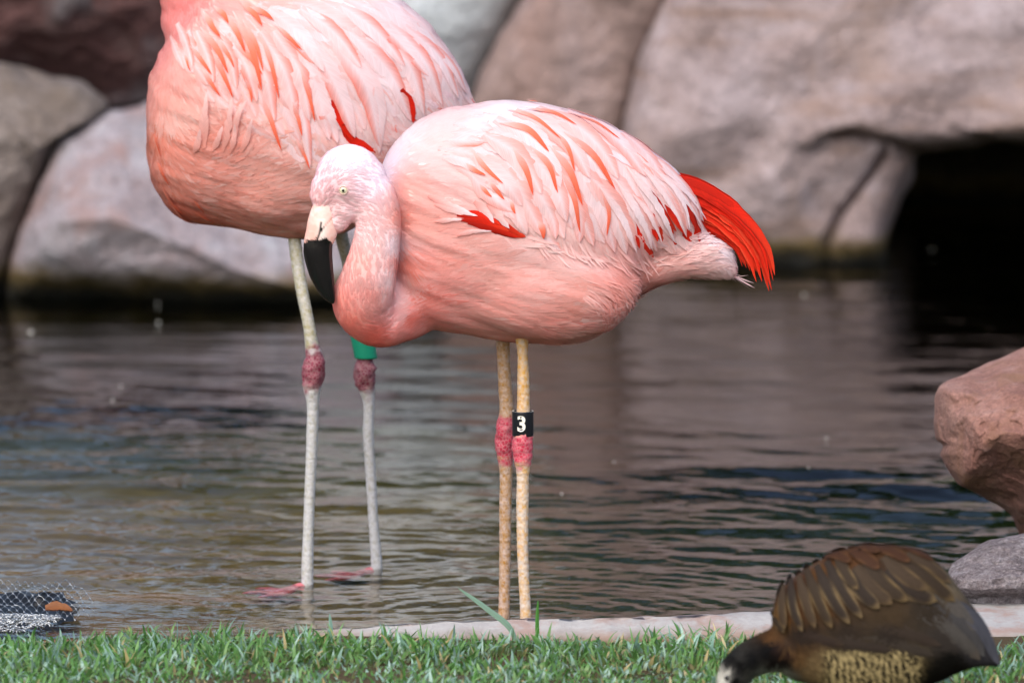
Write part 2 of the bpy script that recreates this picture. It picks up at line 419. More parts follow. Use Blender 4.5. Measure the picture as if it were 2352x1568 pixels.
boulder("mauve_cliff_rock", [(1560, -480), (2200, -520), (2900, -480), (2960, 60), (2900, 318), (2600, 330), (2352, 326), (2290, 318), (2240, 338), (2175, 342), (2112, 350), (2096, 410), (2070, 460), (2046, 508), (2038, 560), (2036, 650),
        (1800, 660), (1600, 655), (1425, 640), (1420, 420), (1430, 260), (1466, 130), (1512, 20), (1546, -100)],
        5.2, 0.22, 1.6, M_mauve, "big mauve pink cliff face reaching from the dark crack to the cave mouth", 18, center=(1800, 190), amp=0.022, freq=1.2, prof=prof_cliff, n=300, rings=110, e=10, facet=.03)
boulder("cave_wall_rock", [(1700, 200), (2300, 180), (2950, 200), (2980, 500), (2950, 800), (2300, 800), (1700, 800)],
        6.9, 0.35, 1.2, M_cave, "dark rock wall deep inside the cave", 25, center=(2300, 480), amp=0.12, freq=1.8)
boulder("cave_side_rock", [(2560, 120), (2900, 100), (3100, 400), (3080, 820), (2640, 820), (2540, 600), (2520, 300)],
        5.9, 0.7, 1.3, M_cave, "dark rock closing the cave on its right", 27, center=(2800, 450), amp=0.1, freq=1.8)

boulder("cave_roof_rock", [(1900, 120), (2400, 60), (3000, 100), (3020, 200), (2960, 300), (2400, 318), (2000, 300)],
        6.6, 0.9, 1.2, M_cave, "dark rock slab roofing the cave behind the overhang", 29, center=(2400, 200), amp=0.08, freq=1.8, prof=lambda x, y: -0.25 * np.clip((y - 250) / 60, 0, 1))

# shrubs above the cliff, seen only as dark green reflections
m = NT("evergreen_leaf"); m.bsdf(m.mix(m.noise(3), lin('2A3A1A'), lin('44602A')), 0.6); M_leaf = m.m
def leaves(n, c, r, s, seed):
    g = np.random.default_rng(seed); d = g.normal(size=(n, 3)); d /= np.linalg.norm(d, axis=1)[:, None]
    rad = (0.55 + 0.45 * g.random(n)) * (1 + 0.25 * vnoise(d * 2.5, seed))
    p = np.asarray(c) + d * rad[:, None] * np.asarray(r)
    a = g.normal(size=(n, 3)); a /= np.linalg.norm(a, axis=1)[:, None]; b = np.cross(a, g.normal(size=(n, 3))); b /= np.linalg.norm(b, axis=1)[:, None]
    L = s * (0.7 + 0.6 * g.random(n))[:, None]
    V = np.stack([p - a * L, p + b * L * .4, p + a * L, p - b * L * .4], 1).reshape(-1, 3)
    return V, np.arange(4 * n).reshape(-1, 4)
V1, F1 = leaves(9000, (0.3, 7.6, 2.6), (1.6, 0.9, 1.3), 0.06, 1); V2, F2 = leaves(9000, (2.6, 7.4, 2.7), (1.6, 0.9, 1.4), 0.06, 2)
obj("shrubbery", mesh("shrubbery", np.vstack([V1, V2]), np.vstack([F1, F2 + len(V1)]), M_leaf), kind="stuff")
# ------------------------------------------------------------------ birds: shared tools
m = NT("plumage_skin")
at = m.n("ShaderNodeAttribute", attribute_name="Col")
nn = m.noise(260, 3, 0.6)
m.bsdf(m.mix(0.12, at.outputs[0], nn, 'OVERLAY'), 0.75, m.bump(nn, 0.25, 0.002), spec=0.12, sheen=0.05); M_skin = m.m
m = NT("leg_skin")
at = m.n("ShaderNodeAttribute", attribute_name="Col")
vo = m.n("ShaderNodeTexVoronoi"); vo.feature = 'DISTANCE_TO_EDGE'; vo.inputs['Scale'].default_value = 190
mp = m.n("ShaderNodeMapping"); mp.inputs['Scale'].default_value = (1, 1, 0.8); m.l(m.pos(), mp.inputs[0]); m.l(mp.outputs[0], vo.inputs['Vector'])
ed = m.ramp(vo.outputs[0], [(0.0, (1, 1, 1)), (0.2, (0, 0, 0))])
c = m.mix(m.math('MULTIPLY', ed, 0.2), at.outputs[0], lin('D4CECA'))
c = m.mix(0.35, c, m.noise(300, 3, 0.7), 'OVERLAY')
m.bsdf(c, 0.55, m.bump(vo.outputs[0], 0.5, 0.002), spec=0.35); M_leg = m.m

def feather_mat(name, barb=0.10, transl=0.22, sheen=0.1):
    m = NT(name); at = m.n("ShaderNodeAttribute", attribute_name="Col"); v = m.n("ShaderNodeAttribute", attribute_name="vane")
    sp = m.n("ShaderNodeSeparateXYZ"); m.l(v.outputs['Vector'], sp.inputs[0])
    # barbs run outward and towards the tip: noise stretched along that direction
    ab = m.math('ABSOLUTE', sp.outputs[1]); q = m.math('SUBTRACT', sp.outputs[0], m.math('MULTIPLY', ab, 1.6))
    cx = m.n("ShaderNodeCombineXYZ"); m.l(m.math('MULTIPLY', q, 420.0), cx.inputs[0]); m.l(m.math('MULTIPLY', sp.outputs[1], 60.0), cx.inputs[1])
    nz = m.n("ShaderNodeTexNoise"); nz.inputs['Scale'].default_value = 1.0; nz.inputs['Detail'].default_value = 3; m.l(cx.outputs[0], nz.inputs['Vector'])
    f = m.ramp(nz.outputs[0], [(0.3, (0.78, 0.78, 0.78)), (0.7, (1.12, 1.12, 1.12))])
    c = m.mix(barb * 8 if barb * 8 < 1 else 1.0, at.outputs[0], f, 'MULTIPLY')
    b = m.bsdf(c, 0.65, m.bump(nz.outputs[0], 0.35, 0.0008), spec=0.12, sheen=sheen, out=False)
    t = m.n("ShaderNodeBsdfTranslucent"); m.l(c, t.inputs[0])
    mx = m.n("ShaderNodeMixShader"); mx.inputs[0].default_value = transl; m.l(b.outputs[0], mx.inputs[1]); m.l(t.outputs[0], mx.inputs[2])
    m.l(mx.outputs[0], m.out.inputs[0]); return m.m
M_feather = feather_mat("feather_vane", 0.08, 0.3)
M_down = feather_mat("body_feather", 0.04, 0.35)
M_duckf = feather_mat("duck_feather", 0.12, 0.05, 0.0)

def gloss_mat(name, rough=0.3, spec=0.5):
    m = NT(name); at = m.n("ShaderNodeAttribute", attribute_name="Col")
    n = m.noise(120, 4, 0.6); m.bsdf(at.outputs[0], rough, m.bump(n, 0.15, 0.001), spec=spec); return m.m
M_bill = gloss_mat("bill_horn", 0.2, 0.6); M_eye = gloss_mat("eye_gloss", 0.08, 0.6)

def flat_mat(name, c, rough=0.5, spec=0.4):
    m = NT(name); m.bsdf(m.mix(0.15, lin(c), m.noise(80, 3), 'OVERLAY'), rough, spec=spec); return m.m

def remeshed(parts, voxel=0.0035, smooth=6):
    """union of closed shapes as one smooth skin -> (V, F quads)"""
    Vs, Fs, n = [], [], 0
    for V, F in parts:
        Vs.append(np.asarray(V)); Fs += [tuple(i + n for i in f) for f in tri_fix(F)]; n += len(V)
    me = bpy.data.meshes.new("tmp"); me.from_pydata(np.concatenate(Vs).tolist(), [], Fs); me.update()
    o = bpy.data.objects.new("tmp", me); scene.collection.objects.link(o)
    r = o.modifiers.new("r", 'REMESH'); r.mode = 'VOXEL'; r.voxel_size = voxel; r.adaptivity = 0
    s = o.modifiers.new("s", 'SMOOTH'); s.factor = 0.5; s.iterations = smooth
    e = o.evaluated_get(bpy.context.evaluated_depsgraph_get()); em = e.to_mesh()
    V = np.empty(len(em.vertices) * 3); em.vertices.foreach_get("co", V); V = V.reshape(-1, 3)
    F = [tuple(p.vertices) for p in em.polygons]
    e.to_mesh_clear(); bpy.data.objects.remove(o); bpy.data.meshes.remove(me)
    F = np.array([f if len(f) == 4 else (f[0], f[1], f[2], f[2]) for f in F])
    return V, F

def normals(V, F):
    n = np.cross(V[F[:, 2]] - V[F[:, 0]], V[F[:, 3]] - V[F[:, 1]]) if F.shape[1] == 4 else np.cross(V[F[:, 1]] - V[F[:, 0]], V[F[:, 2]] - V[F[:, 0]])
    N = np.zeros_like(V)
    for k in range(F.shape[1]): np.add.at(N, F[:, k], n)
    return N / (np.linalg.norm(N, axis=1)[:, None] + 1e-12)

def loft(st, yc, yoff=0.0, n=60, seg=40, p=2.3, depth=1.0):
    """closed body from stations (px, top, bottom, halfwidth px) in the plane y = yc"""
    st = interp_path(np.asarray(st, float), n)
    k = (10 + yc) / FPX * 1.006
    V = []
    a = np.linspace(0, 2 * np.pi, seg, endpoint=False); ca, sa = np.cos(a), np.sin(a)
    ca = np.sign(ca) * np.abs(ca) ** (2 / p); sa = np.sign(sa) * np.abs(sa) ** (2 / p)
    for px, t, b, hw in st:
        T, B = P(px, t, yc), P(px, b, yc); c = (T + B) / 2; h = max((T[2] - B[2]) / 2, 0.001); w_ = max(hw * k * depth, 0.001)
        V.append(np.stack([np.full(seg, c[0]), c[1] + yoff + w_ * ca, c[2] + h * sa], -1))
    V = np.array(V).reshape(-1, 3); F = grid_faces(len(st), seg, True); nv = len(V)
    V = np.vstack([V, V[:seg].mean(0), V[-seg:].mean(0)]); j = np.arange(seg); j2 = (j + 1) % seg; L = (len(st) - 1) * seg
    F = np.vstack([F, np.stack([np.full(seg, nv), j2, j, j], -1), np.stack([np.full(seg, nv + 1), L + j, L + j2, L + j2], -1)])
    return V, F[:, ::-1]

def ball(c, r, n=24):
    a = np.linspace(0, np.pi, n); b = np.linspace(0, 2 * np.pi, 2 * n, endpoint=False)
    V = np.stack([np.outer(np.sin(a), np.cos(b)), np.outer(np.sin(a), np.sin(b)), np.outer(np.cos(a), np.ones(2 * n))], -1).reshape(-1, 3)
    V[:2 * n] = V[0]; V[-2 * n:] = V[-1]
    V = np.vstack([V[0], V[2 * n:-2 * n], V[-1]])
    m_ = 2 * n; F = grid_faces(n - 2, m_, True) + 1; j = np.arange(m_); j2 = (j + 1) % m_; L = 1 + (n - 3) * m_; e = len(V) - 1
    F = np.vstack([F, np.stack([np.zeros(m_, int), 1 + j, 1 + j2, 1 + j2], -1), np.stack([np.full(m_, e), L + j2, L + j, L + j], -1)])
    return V * np.asarray(r) + np.asarray(c), F

def pxtube(rows, seg=28, n=60, sq=1.0):
    """rows (px, py, Y, radius px)"""
    r = interp_path(np.asarray(rows, float) * [1, 1, 100, 1], n) / [1, 1, 100, 1]
    pts = np.array([P(a, b, y) for a, b, y, _ in r]); k = (10 + r[:, 2]) / FPX
    return tube(pts, r[:, 3] * k, r[:, 3] * k * sq, seg)

def idw(pts, vals, q, p=3.0):
    pts = np.asarray(pts, float); vals = np.asarray(vals, float); q = np.atleast_2d(q)
    out = np.empty((len(q), vals.shape[1]))
    for i in range(0, len(q), 20000):
        d = np.linalg.norm(q[i:i + 20000, None] - pts[None], axis=2) + 4
        wg = d ** -p; out[i:i + 20000] = (wg @ vals) / wg.sum(1)[:, None]
    return out

class Bird:
    """skin mesh + surface queries + flow and colour fields given in picture points of the near flank"""
    def __init__(s, V, F, yc, cols, flow):
        s.V, s.F, s.yc = V, F, yc
        s.tree = BVHTree.FromPolygons(V.tolist(), [tuple(f) for f in tri_fix(F)])
        s.cp = [(c[0], c[1]) for c in cols]; s.cv = [lin(c[2]) for c in cols]
        f = np.array(flow, float); s.fp = f[:, :2]; d = f[:, 2:]; s.fv = d / np.linalg.norm(d, axis=1)[:, None]
    def q(s, X):
        X = np.atleast_2d(np.array(X, float)).copy(); far = X[:, 1] > s.yc; X[far, 1] = 2 * s.yc - X[far, 1]
        return proj(X)
    def color(s, X): return np.clip(idw(s.cp, s.cv, s.q(X), 3.2) * [1.0, 1.05, 1.11], 0, 1)
    def dir(s, X):
        d = idw(s.fp, s.fv, s.q(X), 3.5)
        return np.stack([d[:, 0], np.zeros(len(d)), -d[:, 1]], -1)
    def near(s, p):
        r = s.tree.find_nearest(Vector(p)); return np.array(r[0]), np.array(r[1])
    def hit(s, px, py):
        d = Vector(raydir(px, py)); r = s.tree.ray_cast(Vector(CAM), d.normalized())
        return (np.array(r[0]), np.array(r[1])) if r[0] is not None else (None, None)

    def fluff(s, n, length, width, lift, keep=None, jit=0.10, seed=1, seg=4, dirjit=0.22, pale=0.12, clump=0.5):
        """small body feathers combed along the flow: arrays for one 'stuff' part"""
        g = np.random.default_rng(seed)
        T = s.F; A = np.linalg.norm(np.cross(s.V[T[:, 1]] - s.V[T[:, 0]], s.V[T[:, 2]] - s.V[T[:, 0]]), axis=1)
        f = g.choice(len(T), n, p=A / A.sum()); u, v = g.random(n), g.random(n)
        X = s.V[T[f, 0]] * ((1 - u) * (1 - v))[:, None] + s.V[T[f, 1]] * (u * (1 - v))[:, None] + s.V[T[f, 2]] * (u * v)[:, None] + s.V[T[f, 3]] * ((1 - u) * v)[:, None]
        Q = s.q(X)
        if keep is not None:
            k = g.random(n) < keep(Q, X); X, Q = X[k], Q[k]
        kk = Q[:, 0] < getattr(s, 'maxx', 1e9); X, Q = X[kk], Q[kk]
        n = len(X); C = s.color(X); D = s.dir(X)
        if n == 0: return np.zeros((0, 3)), np.zeros((0, 4), int), np.zeros((0, 3)), np.zeros((0, 2))
        # neighbouring feathers share a lean (locks) and a tone
        lean = vnoise(X * 38, seed) * dirjit * 2.0 * clump + g.normal(0, dirjit * 0.5, n)
        L = length(Q, X) * (0.7 + 0.6 * g.random(n)); W = width * (0.6 + 0.8 * g.random(n))
        tone = 1 + jit * vnoise(X * 60, seed + 5) + g.normal(0, jit * 0.6, n)
        toff = vnoise(X * [25, 25, 25], seed + 8)
        mixw = np.clip(pale * (toff + 0.3 + g.normal(0, 0.4, n)), 0, 1)[:, None]
        C = np.clip(C * tone[:, None], 0, 1); C = C * (1 - mixw) + mixw * np.array([0.92, 0.82, 0.80])
        Vo = np.empty((n, seg + 1, 2, 3)); U = np.empty((n, seg + 1, 2, 2))
        ww = np.array([0.35, 0.95, 1.0, 0.72, 0.08]) if seg == 4 else np.array([0.4, 1, 0.8, 0.08])
        lf = lift(Q, X) if callable(lift) else np.full(n, lift)
        for i in range(n):
            p = X[i]; _, nr = s.near(p); d = D[i]
            if abs(d.dot(nr)) > 0.86: L[i] *= 0.12; W[i] *= 0.3
            for t in range(seg + 1):
                d = d - nr * d.dot(nr); d = d / (np.linalg.norm(d) + 1e-9)
                sd = np.cross(nr, d)
                if t == 0: d = d * math.cos(lean[i]) + sd * math.sin(lean[i]); sd = np.cross(nr, d)
                h = 0.0007 + lf[i] * (t / seg) ** 1.6
                c = p + nr * h
                Vo[i, t, 0] = c - sd * W[i] * ww[t] * 0.5; Vo[i, t, 1] = c + sd * W[i] * ww[t] * 0.5
                U[i, t, :, 0] = t / seg * L[i]; U[i, t, 0, 1] = -W[i] / 2; U[i, t, 1, 1] = W[i] / 2
                if t < seg:
                    p2 = p + d * L[i] / seg; q2, nr2 = s.near(p2)
                    if np.linalg.norm(q2 - p2) < L[i] / seg * 0.7: p, nr = q2, nr2
                    else: p = p2
        k = (seg + 1) * 2; b = np.arange(n)[:, None] * k
        one = np.array([[2 * t, 2 * t + 1, 2 * t + 3, 2 * t + 2] for t in range(seg)])
        F = (b[:, None] + one[None]).reshape(-1, 4)
        return Vo.reshape(-1, 3), F, np.repeat(C, k, 0), U.reshape(-1, 2)

def ribbon(pts, nrm, W, colfn, base=0.001, lift=0.004, cup=0.18, tip=1.7, m_=5, seed=0, root=0.45, ragged=0.0, notch=0.0):
    """one feather: centre line pts (n,3), surface normals, widest W metres; colfn(t, s) -> colour; s in -1..1"""
    n = len(pts); t = np.linspace(0, 1, n); g = np.random.default_rng(seed)
    T = np.gradient(pts, axis=0); T /= np.linalg.norm(T, axis=1)[:, None] + 1e-9
    N = nrm - T * (nrm * T).sum(1)[:, None]; N /= np.linalg.norm(N, axis=1)[:, None] + 1e-9
    S = np.cross(N, T)
    w_ = W * (root + (1 - root) * sstep(0, 0.35, t)) * (1 - t ** (tip * 2.2)) ** 0.62
    w_ = np.maximum(w_, W * 0.02)
    sv = np.linspace(-1, 1, m_)
    L = np.linalg.norm(np.diff(pts, axis=0), axis=1).sum()
    rag = 1 + ragged * g.normal(size=(n, m_)) * (t[:, None] > 0.35) * (np.abs(sv) > 0.9)
    h = base + lift * t[:, None] ** 1.3 - cup * (w_[:, None] / 2) * sv[None] ** 2
    V = pts[:, None] + S[:, None] * (w_[:, None] / 2 * sv[None] * rag)[..., None] + N[:, None] * h[..., None]
    C = np.array([[colfn(a, b) for b in sv] for a in t])
    U = np.stack([np.repeat((t * L)[:, None], m_, 1), sv[None] * w_[:, None] / 2], -1)
    return V.reshape(-1, 3), grid_faces(n, m_), C.reshape(-1, 3), U.reshape(-1, 2)

def mirror(V, F, C, U, yc):
    V = V.copy(); V[:, 1] = 2 * yc - V[:, 1]; return V, F[:, ::-1], C, U

def lerp(a, b, t): return np.asarray(a) * (1 - t) + np.asarray(b) * t

def feather_on(bird, path, Wpx, colfn, n=14, Y=None, **kw):
    """feather along a picture path laid on the near flank; leaves the skin where the body ends"""
    p = interp_path(np.asarray(path, float), n)
    while len(p) > 6 and (bird.hit(*p[0])[0] is None or bird.hit(*p[0])[1][1] > -0.12): p = p[1:]
    p = interp_path(p, n); X, N = [], []; last = None
    for a, b in p:
        h, nr = bird.hit(a, b)
        if Y is not None and (h is None or Y < 99 and kw.get('free')): h = None
        if h is None or (last is not None and abs(h[1] - last) > 0.03):
            yy = last if last is not None else (Y if Y is not None else bird.yc - 0.05)
            h = P(a, b, yy); nr = N[-1] if N else np.array([0, -1, 0.1])
        last = h[1]; X.append(h); N.append(nr)
    X = np.array(X); N = np.array(N)
    for _ in range(3):
        N[1:-1] = (N[:-2] + N[1:-1] + N[2:]) / 3; X[1:-1, 1] = (X[:-2, 1] + 2 * X[1:-1, 1] + X[2:, 1]) / 4
    kw.pop('free', None)
    return ribbon(X, N, Wpx * (10 + bird.yc) / FPX, colfn, **kw)

def stream(bird, px, py, Lpx, bend=0.0, n=10):
    """a picture path that follows the flow"""
    q = [np.array([px, py], float)]
    for k in range(n):
        d = idw(bird.fp, bird.fv, q[-1][None], 3.5)[0]; d /= np.linalg.norm(d)
        a = bend * k / n; d = np.array([d[0] * math.cos(a) - d[1] * math.sin(a), d[0] * math.sin(a) + d[1] * math.cos(a)])
        q.append(q[-1] + d * Lpx / n)
    return q

def inpoly(poly, x, y):
    c = False; n = len(poly)
    for i in range(n):
        x1, y1 = poly[i]; x2, y2 = poly[i - 1]
        if (y1 > y) != (y2 > y) and x < (x2 - x1) * (y - y1) / (y2 - y1) + x1: c = not c
    return c

def leg(rows, colfn, foot=True, Yf=None, scutes=True, seed=0, fdir=(-1, 0.05), curve=None):
    """leg tube rows (px, py, Y, r px) in one run with knee; returns V,F,C"""
    r = interp_path(np.asarray(rows, float) * [1, 1, 100, 1], 260) / [1, 1, 100, 1]
    pts = np.array([P(a, b, y) for a, b, y, _ in r]); k = (10 + r[:, 2]) / FPX; rad = r[:, 3] * k
    V, F = tube(pts, rad, rad * 1.1, 24)
    cen = np.vstack([np.repeat(pts, 24, 0), pts[0], pts[-1]]); q = np.vstack([np.repeat(r[:, :2], 24, 0), r[0, :2], r[-1, :2]])
    d = V - cen
    if scutes:
        ph = (q[:, 1] / 17.0 + 0.15 * np.sin(q[:, 1] / 40)) % 1.0
        s_ = 0.045 * (ph - 0.5) * (d[:, 1] < 0.002) + 0.035 * fbm(V * 260, seed, 2)
        rn = np.hypot(d[:, 0], d[:, 1]); kn = sstep(.0118, .0155, rn / 1.02) * .16 * fbm(V * 75, seed + 2, 3)
        V = cen + d * (1 + s_ + kn)[:, None]
    C = colfn(q, V)
    return V, F, C

def foot(c, L, colr, ang=math.pi, spread=0.42, z=None, seed=0):
    """webbed foot: three front toes with claws, web between them, a small hind toe; c = ankle on the ground"""
    out = []; toes = []
    for a, l in ((-spread, 0.9), (0, 1.0), (spread, 0.88)):
        th = ang + a; e = c + np.array([math.cos(th), math.sin(th), 0]) * L * l
        t = np.linspace(0, 1, 14)[:, None]; p = c + (e - c) * t; p[:, 2] = c[2] + 0.004 * np.sin(t[:, 0] * 9) * (1 - t[:, 0]) + 0.010 * (1 - t[:, 0]) ** 2
        toes.append(p); rr = 0.0062 * (1 - 0.55 * t[:, 0]) * (1 + 0.12 * np.sin(t[:, 0] * 20)); rr[-1] = 0.0008
        out.append(tube(p, rr, rr * .8, 10, up=(0, 0, 1)))
    for A, B in ((toes[0], toes[1]), (toes[1], toes[2])):
        u = np.linspace(0, 1, 9); reach = 1 - 0.22 * np.sin(u * np.pi)
        top = []
        for k, uu in enumerate(u):
            line = A[:13] * (1 - uu) + B[:13] * uu; s_ = np.linspace(0, reach[k] * 12, 13)
            i = np.clip(s_.astype(int), 0, 11); f = (s_ - i)[:, None]; top.append(line[i] * (1 - f) + line[i + 1] * f)
        top = np.array(top).reshape(-1, 3); F = grid_faces(9, 13)
        bot = top - [0, 0, 0.0022]
        out.append((np.vstack([top + [0, 0, 0.0008], bot]), np.vstack([F, F[:, ::-1] + len(top)])))
    return out

# ------------------------------------------------------------------ front flamingo
def quad(V, F): return V, np.array([f if len(f) == 4 else (f[0], f[1], f[2], f[2]) for f in np.asarray(F)])

HY = -0.105                                     # the head and neck hang on the near side of the breast
def c3(x, y): return (660.3 + x * 0.3407, 298.6 + y * 0.3407)
torso = loft([(866, 430, 560, 40), (885, 360, 640, 75), (915, 318, 700, 110), (955, 283, 742, 135), (1010, 256, 756, 160), (1080, 239, 766, 178), (1150, 232, 780, 186), (1230, 236, 786, 184),
              (1300, 250, 780, 178), (1370, 273, 752, 160), (1430, 303, 700, 138), (1480, 334, 620, 118), (1530, 371, 588, 98), (1570, 410, 572, 78), (1605, 460, 548, 45), (1625, 500, 530, 14)], 0.0)
tail = loft([(1330, 600, 730, 90), (1400, 590, 710, 85), (1440, 580, 690, 72), (1500, 562, 662, 70), (1560, 546, 640, 62), (1620, 536, 636, 54), (1662, 556, 637, 40), (1692, 606, 646, 14)], 0.0, p=2.0)
k10 = 10 / FPX
bumpn, bumpf = ball(P(1262, 664, -0.062), (205 * k10, 0.068, 116 * k10)), ball(P(1262, 664, 0) + [0, 0.062, 0.0], (205 * k10, 0.068, 116 * k10))
kneen, kneef = ball(P(1360, 660, -0.06), (76 * k10, 0.052, 72 * k10)), ball(P(1360, 660, 0.06), (76 * k10, 0.052, 72 * k10))
vent = ball(P(1290, 725, -0.02), (115 * k10, 0.07, 62 * k10))
neck = pxtube([(800, 425, HY - .0, 50), (845, 440, HY, 55), (868, 500, HY, 52), (862, 570, HY + .002, 56), (846, 640, HY + .01, 64), (836, 695, HY + .03, 73), (862, 722, HY + .05, 74), (925, 700, -0.03, 82), (1000, 640, 0.0, 95), (1060, 590, 0, 100)], sq=0.8, n=80)
hk = 0.3407 * (10 + HY) / FPX
def hb(x, y, rx, ry, rz, dy=0.0): return ball(P(*c3(x, y), HY + dy), (rx * hk, ry * hk, rz * hk))
headp = [hb(415, 318, 228, 150, 222), hb(470, 350, 195, 140, 200), hb(285, 395, 132, 105, 125), hb(265, 440, 118, 90, 90), hb(385, 505, 130, 98, 128), hb(455, 460, 138, 100, 128), hb(340, 600, 85, 74, 95), hb(235, 520, 68, 62, 60), hb(540, 330, 130, 110, 150)]
trunk = remeshed([torso, tail, bumpn, bumpf, kneen, kneef, vent], 0.005, 34)
V, F = remeshed([trunk, neck] + headp, 0.003, 14)
def relief(V, F, lo, amp=.0022):
    q = proj(V); msk = sstep(lo, lo + 60, q[:, 0]); N = normals(V, F); s_ = V[:, [0, 1, 2]] * [13, 16, 42] + np.stack([V[:, 2] * 9, V[:, 0] * 0, V[:, 0] * 14], -1)
    return V + N * (amp * msk * fbm(s_, 14, 3))[:, None]
V = relief(V, F, 900)
cols = [(800, 345, 'FCEAEC'), (740, 400, 'F8D6D8'), (760, 440, 'F5C6C6'), (835, 430, 'F7D8DC'), (870, 400, 'F8E4E9'), (800, 480, 'F7CFCE'), (850, 500, 'F6CCC8'), (735, 460, 'F8CBC8'), (770, 480, 'F7D0CC'), (870, 560, 'F5CCC6'), (830, 600, 'F3B5AA'), (900, 560, 'F8DDDD'),
        (890, 640, 'F7CFCC'), (850, 680, 'F2A89E'), (800, 740, 'EE8878'), (780, 700, 'F0978A'), (860, 775, 'E87565'), (930, 740, 'EC8071'), (905, 690, 'F6C6C2'), (915, 730, 'F5B9B4'), (960, 690, 'F28E80'), (1000, 600, 'F5A698'), (930, 600, 'F39383'), (925, 500, 'F5A392'), (960, 520, 'F7B1A2'),
        (930, 430, 'FAB9AC'), (960, 350, 'FBD6D0'), (900, 330, 'FCE6E4'), (1150, 240, 'FCE9E8'), (1350, 270, 'FBE4E4'), (1500, 360, 'F9E2E4'), (1100, 640, 'F2AC9E'), (1100, 730, 'F0A698'), (1200, 760, 'EFA294'), (1050, 560, 'F6B5A8'), (1180, 560, 'F8C9C0'),
        (1300, 590, 'F8CCC4'), (1300, 650, 'EFA697'), (1400, 650, 'EC9C8E'), (1395, 700, 'DF8577'), (1290, 720, 'ECA090'), (1290, 775, 'F3BDB1'), (1350, 745, 'F0B0A5'), (1500, 620, 'F1B9AD'), (1580, 600, 'F5CBC3'), (1640, 555, 'FBE8E8'), (1665, 600, 'F5CFCA'), (1450, 660, 'E59A8C'),
        (1250, 430, 'FAD5CD'), (1450, 520, 'F5B5AC'), (1100, 400, 'FAD3CA')]
flow = [(900, 390, .8, -.3), (930, 330, .9, -.4), (1000, 290, 1, -.15), (1150, 245, 1, .02), (1300, 270, 1, .3), (1430, 325, 1, .6), (1540, 410, .8, .9), (1000, 360, 1, .05), (1090, 330, 1, .2), (1100, 400, .9, .5), (1200, 390, .7, .8), (1250, 320, .95, .45),
        (1350, 390, .75, .85), (1450, 440, .65, 1), (1550, 500, .35, 1), (1150, 470, .5, .8), (1250, 500, .3, 1), (1330, 520, .25, 1), (1450, 550, .4, 1), (1060, 440, .8, .5), (980, 440, .95, .15), (940, 500, .95, .0), (1000, 520, 1, -.15),
        (1000, 580, 1, -.2), (1100, 570, 1, -.22), (1200, 590, 1, -.1), (1300, 620, 1, .12), (1370, 640, .8, .6), (1410, 670, .5, .9), (1400, 710, .2, .9), (1300, 690, 1, .15), (1150, 700, 1, .03), (1020, 700, 1, -.1), (1000, 640, 1, -.3), (1250, 775, 1, .02), (1350, 750, 1, -.15),
        (1150, 640, 1, -.08), (1460, 640, 1, -.3), (1540, 610, 1, -.3), (1600, 585, 1, -.25), (1650, 590, .8, .5), (1680, 620, .5, .9), (870, 560, -.05, 1), (835, 650, -.1, 1), (790, 720, .25, 1), (850, 775, 1, .1), (920, 745, 1, -.35), (950, 690, .9, -.6), (905, 640, .15, 1),
        (800, 345, 1, .0), (745, 390, .3, -1), (735, 450, .4, -.8), (850, 375, .9, .6), (885, 440, .35, 1), (790, 460, .9, .25), (850, 500, .5, .6), (820, 500, .8, -.1)]
FB = Bird(V, F, 0.0, cols, flow); FB.maxx = 1678

def leg_cols(yel, pale, knee_c, k0, k1, seed, mix_y=0.5, kd=None):
    def f(q, V):
        y = q[:, 1]; n1 = fbm(V * 90, seed, 3); n2 = fbm(V * [240, 240, 160], seed + 3, 2)
        up = y < k0
        base = np.where(up[:, None], lerp(lin(yel), lin(pale), np.clip(0.35 + 0.5 * n2, 0, 1)[:, None]), lerp(lin(pale), lin(yel), np.clip(mix_y + 0.5 * n2 + 0.2 * n1, 0, 1)[:, None]))
        kn = sstep(k0 - 14, k0 + 12, y + n1 * 14) * (1 - sstep(k1 - 14, k1 + 14, y + n1 * 14))
        c = base * (1 - kn)[:, None] + lerp(lin(knee_c), lin(kd or 'B06A70'), np.clip(0.25 + n2 * 0.8, 0, 1)[:, None]) * kn[:, None]
        return c
    return f
Lf = leg([(1155, 700, .040, 26), (1155, 770, .040, 17), (1157, 830, .040, 15), (1161, 900, .040, 16), (1164, 945, .040, 17), (1161, 978, .040, 21), (1159, 1015, .040, 22), (1160, 1045, .040, 19), (1162, 1075, .040, 16), (1161, 1160, .040, 14.5), (1160, 1280, .040, 13.5), (1158, 1400, .040, 13.5), (1157, 1452, .040, 15)],
         leg_cols('A87A38', 'BFA79A', 'B32844', 955, 1060, 31, 0.55, 'C05A68'), seed=31)
Rt = leg([(1200, 700, -.035, 30), (1199, 765, -.035, 19), (1200, 800, -.035, 13), (1202, 870, -.035, 14), (1202, 940, -.035, 15.5), (1201, 985, -.035, 20), (1200, 1020, -.035, 24), (1201, 1050, -.035, 22), (1201, 1078, -.035, 16), (1200, 1150, -.035, 14.5), (1201, 1280, -.035, 13), (1207, 1400, -.035, 13), (1209, 1462, -.035, 15)],
         leg_cols('D09A3C', 'D3C4B6', 'C42C4A', 990, 1066, 37, 0.35, 'D46A78'), seed=37)
def add_feet(acc, lst, col, sd):
    for V_, F_ in lst: acc.add(V_, quad(V_, F_)[1], np.clip(lin(col) * (1 + 0.2 * fbm(V_ * 80, sd, 2))[:, None], 0, 1), mi=1)
acc = Acc(); sk = FB.color(V) * (1 + 0.06 * fbm(V * 50, 4, 3))[:, None]; acc.add(V, F, np.clip(sk, 0, 1))
for Lg in (Lf, Rt): acc.add(Lg[0], Lg[1], Lg[2], mi=1)
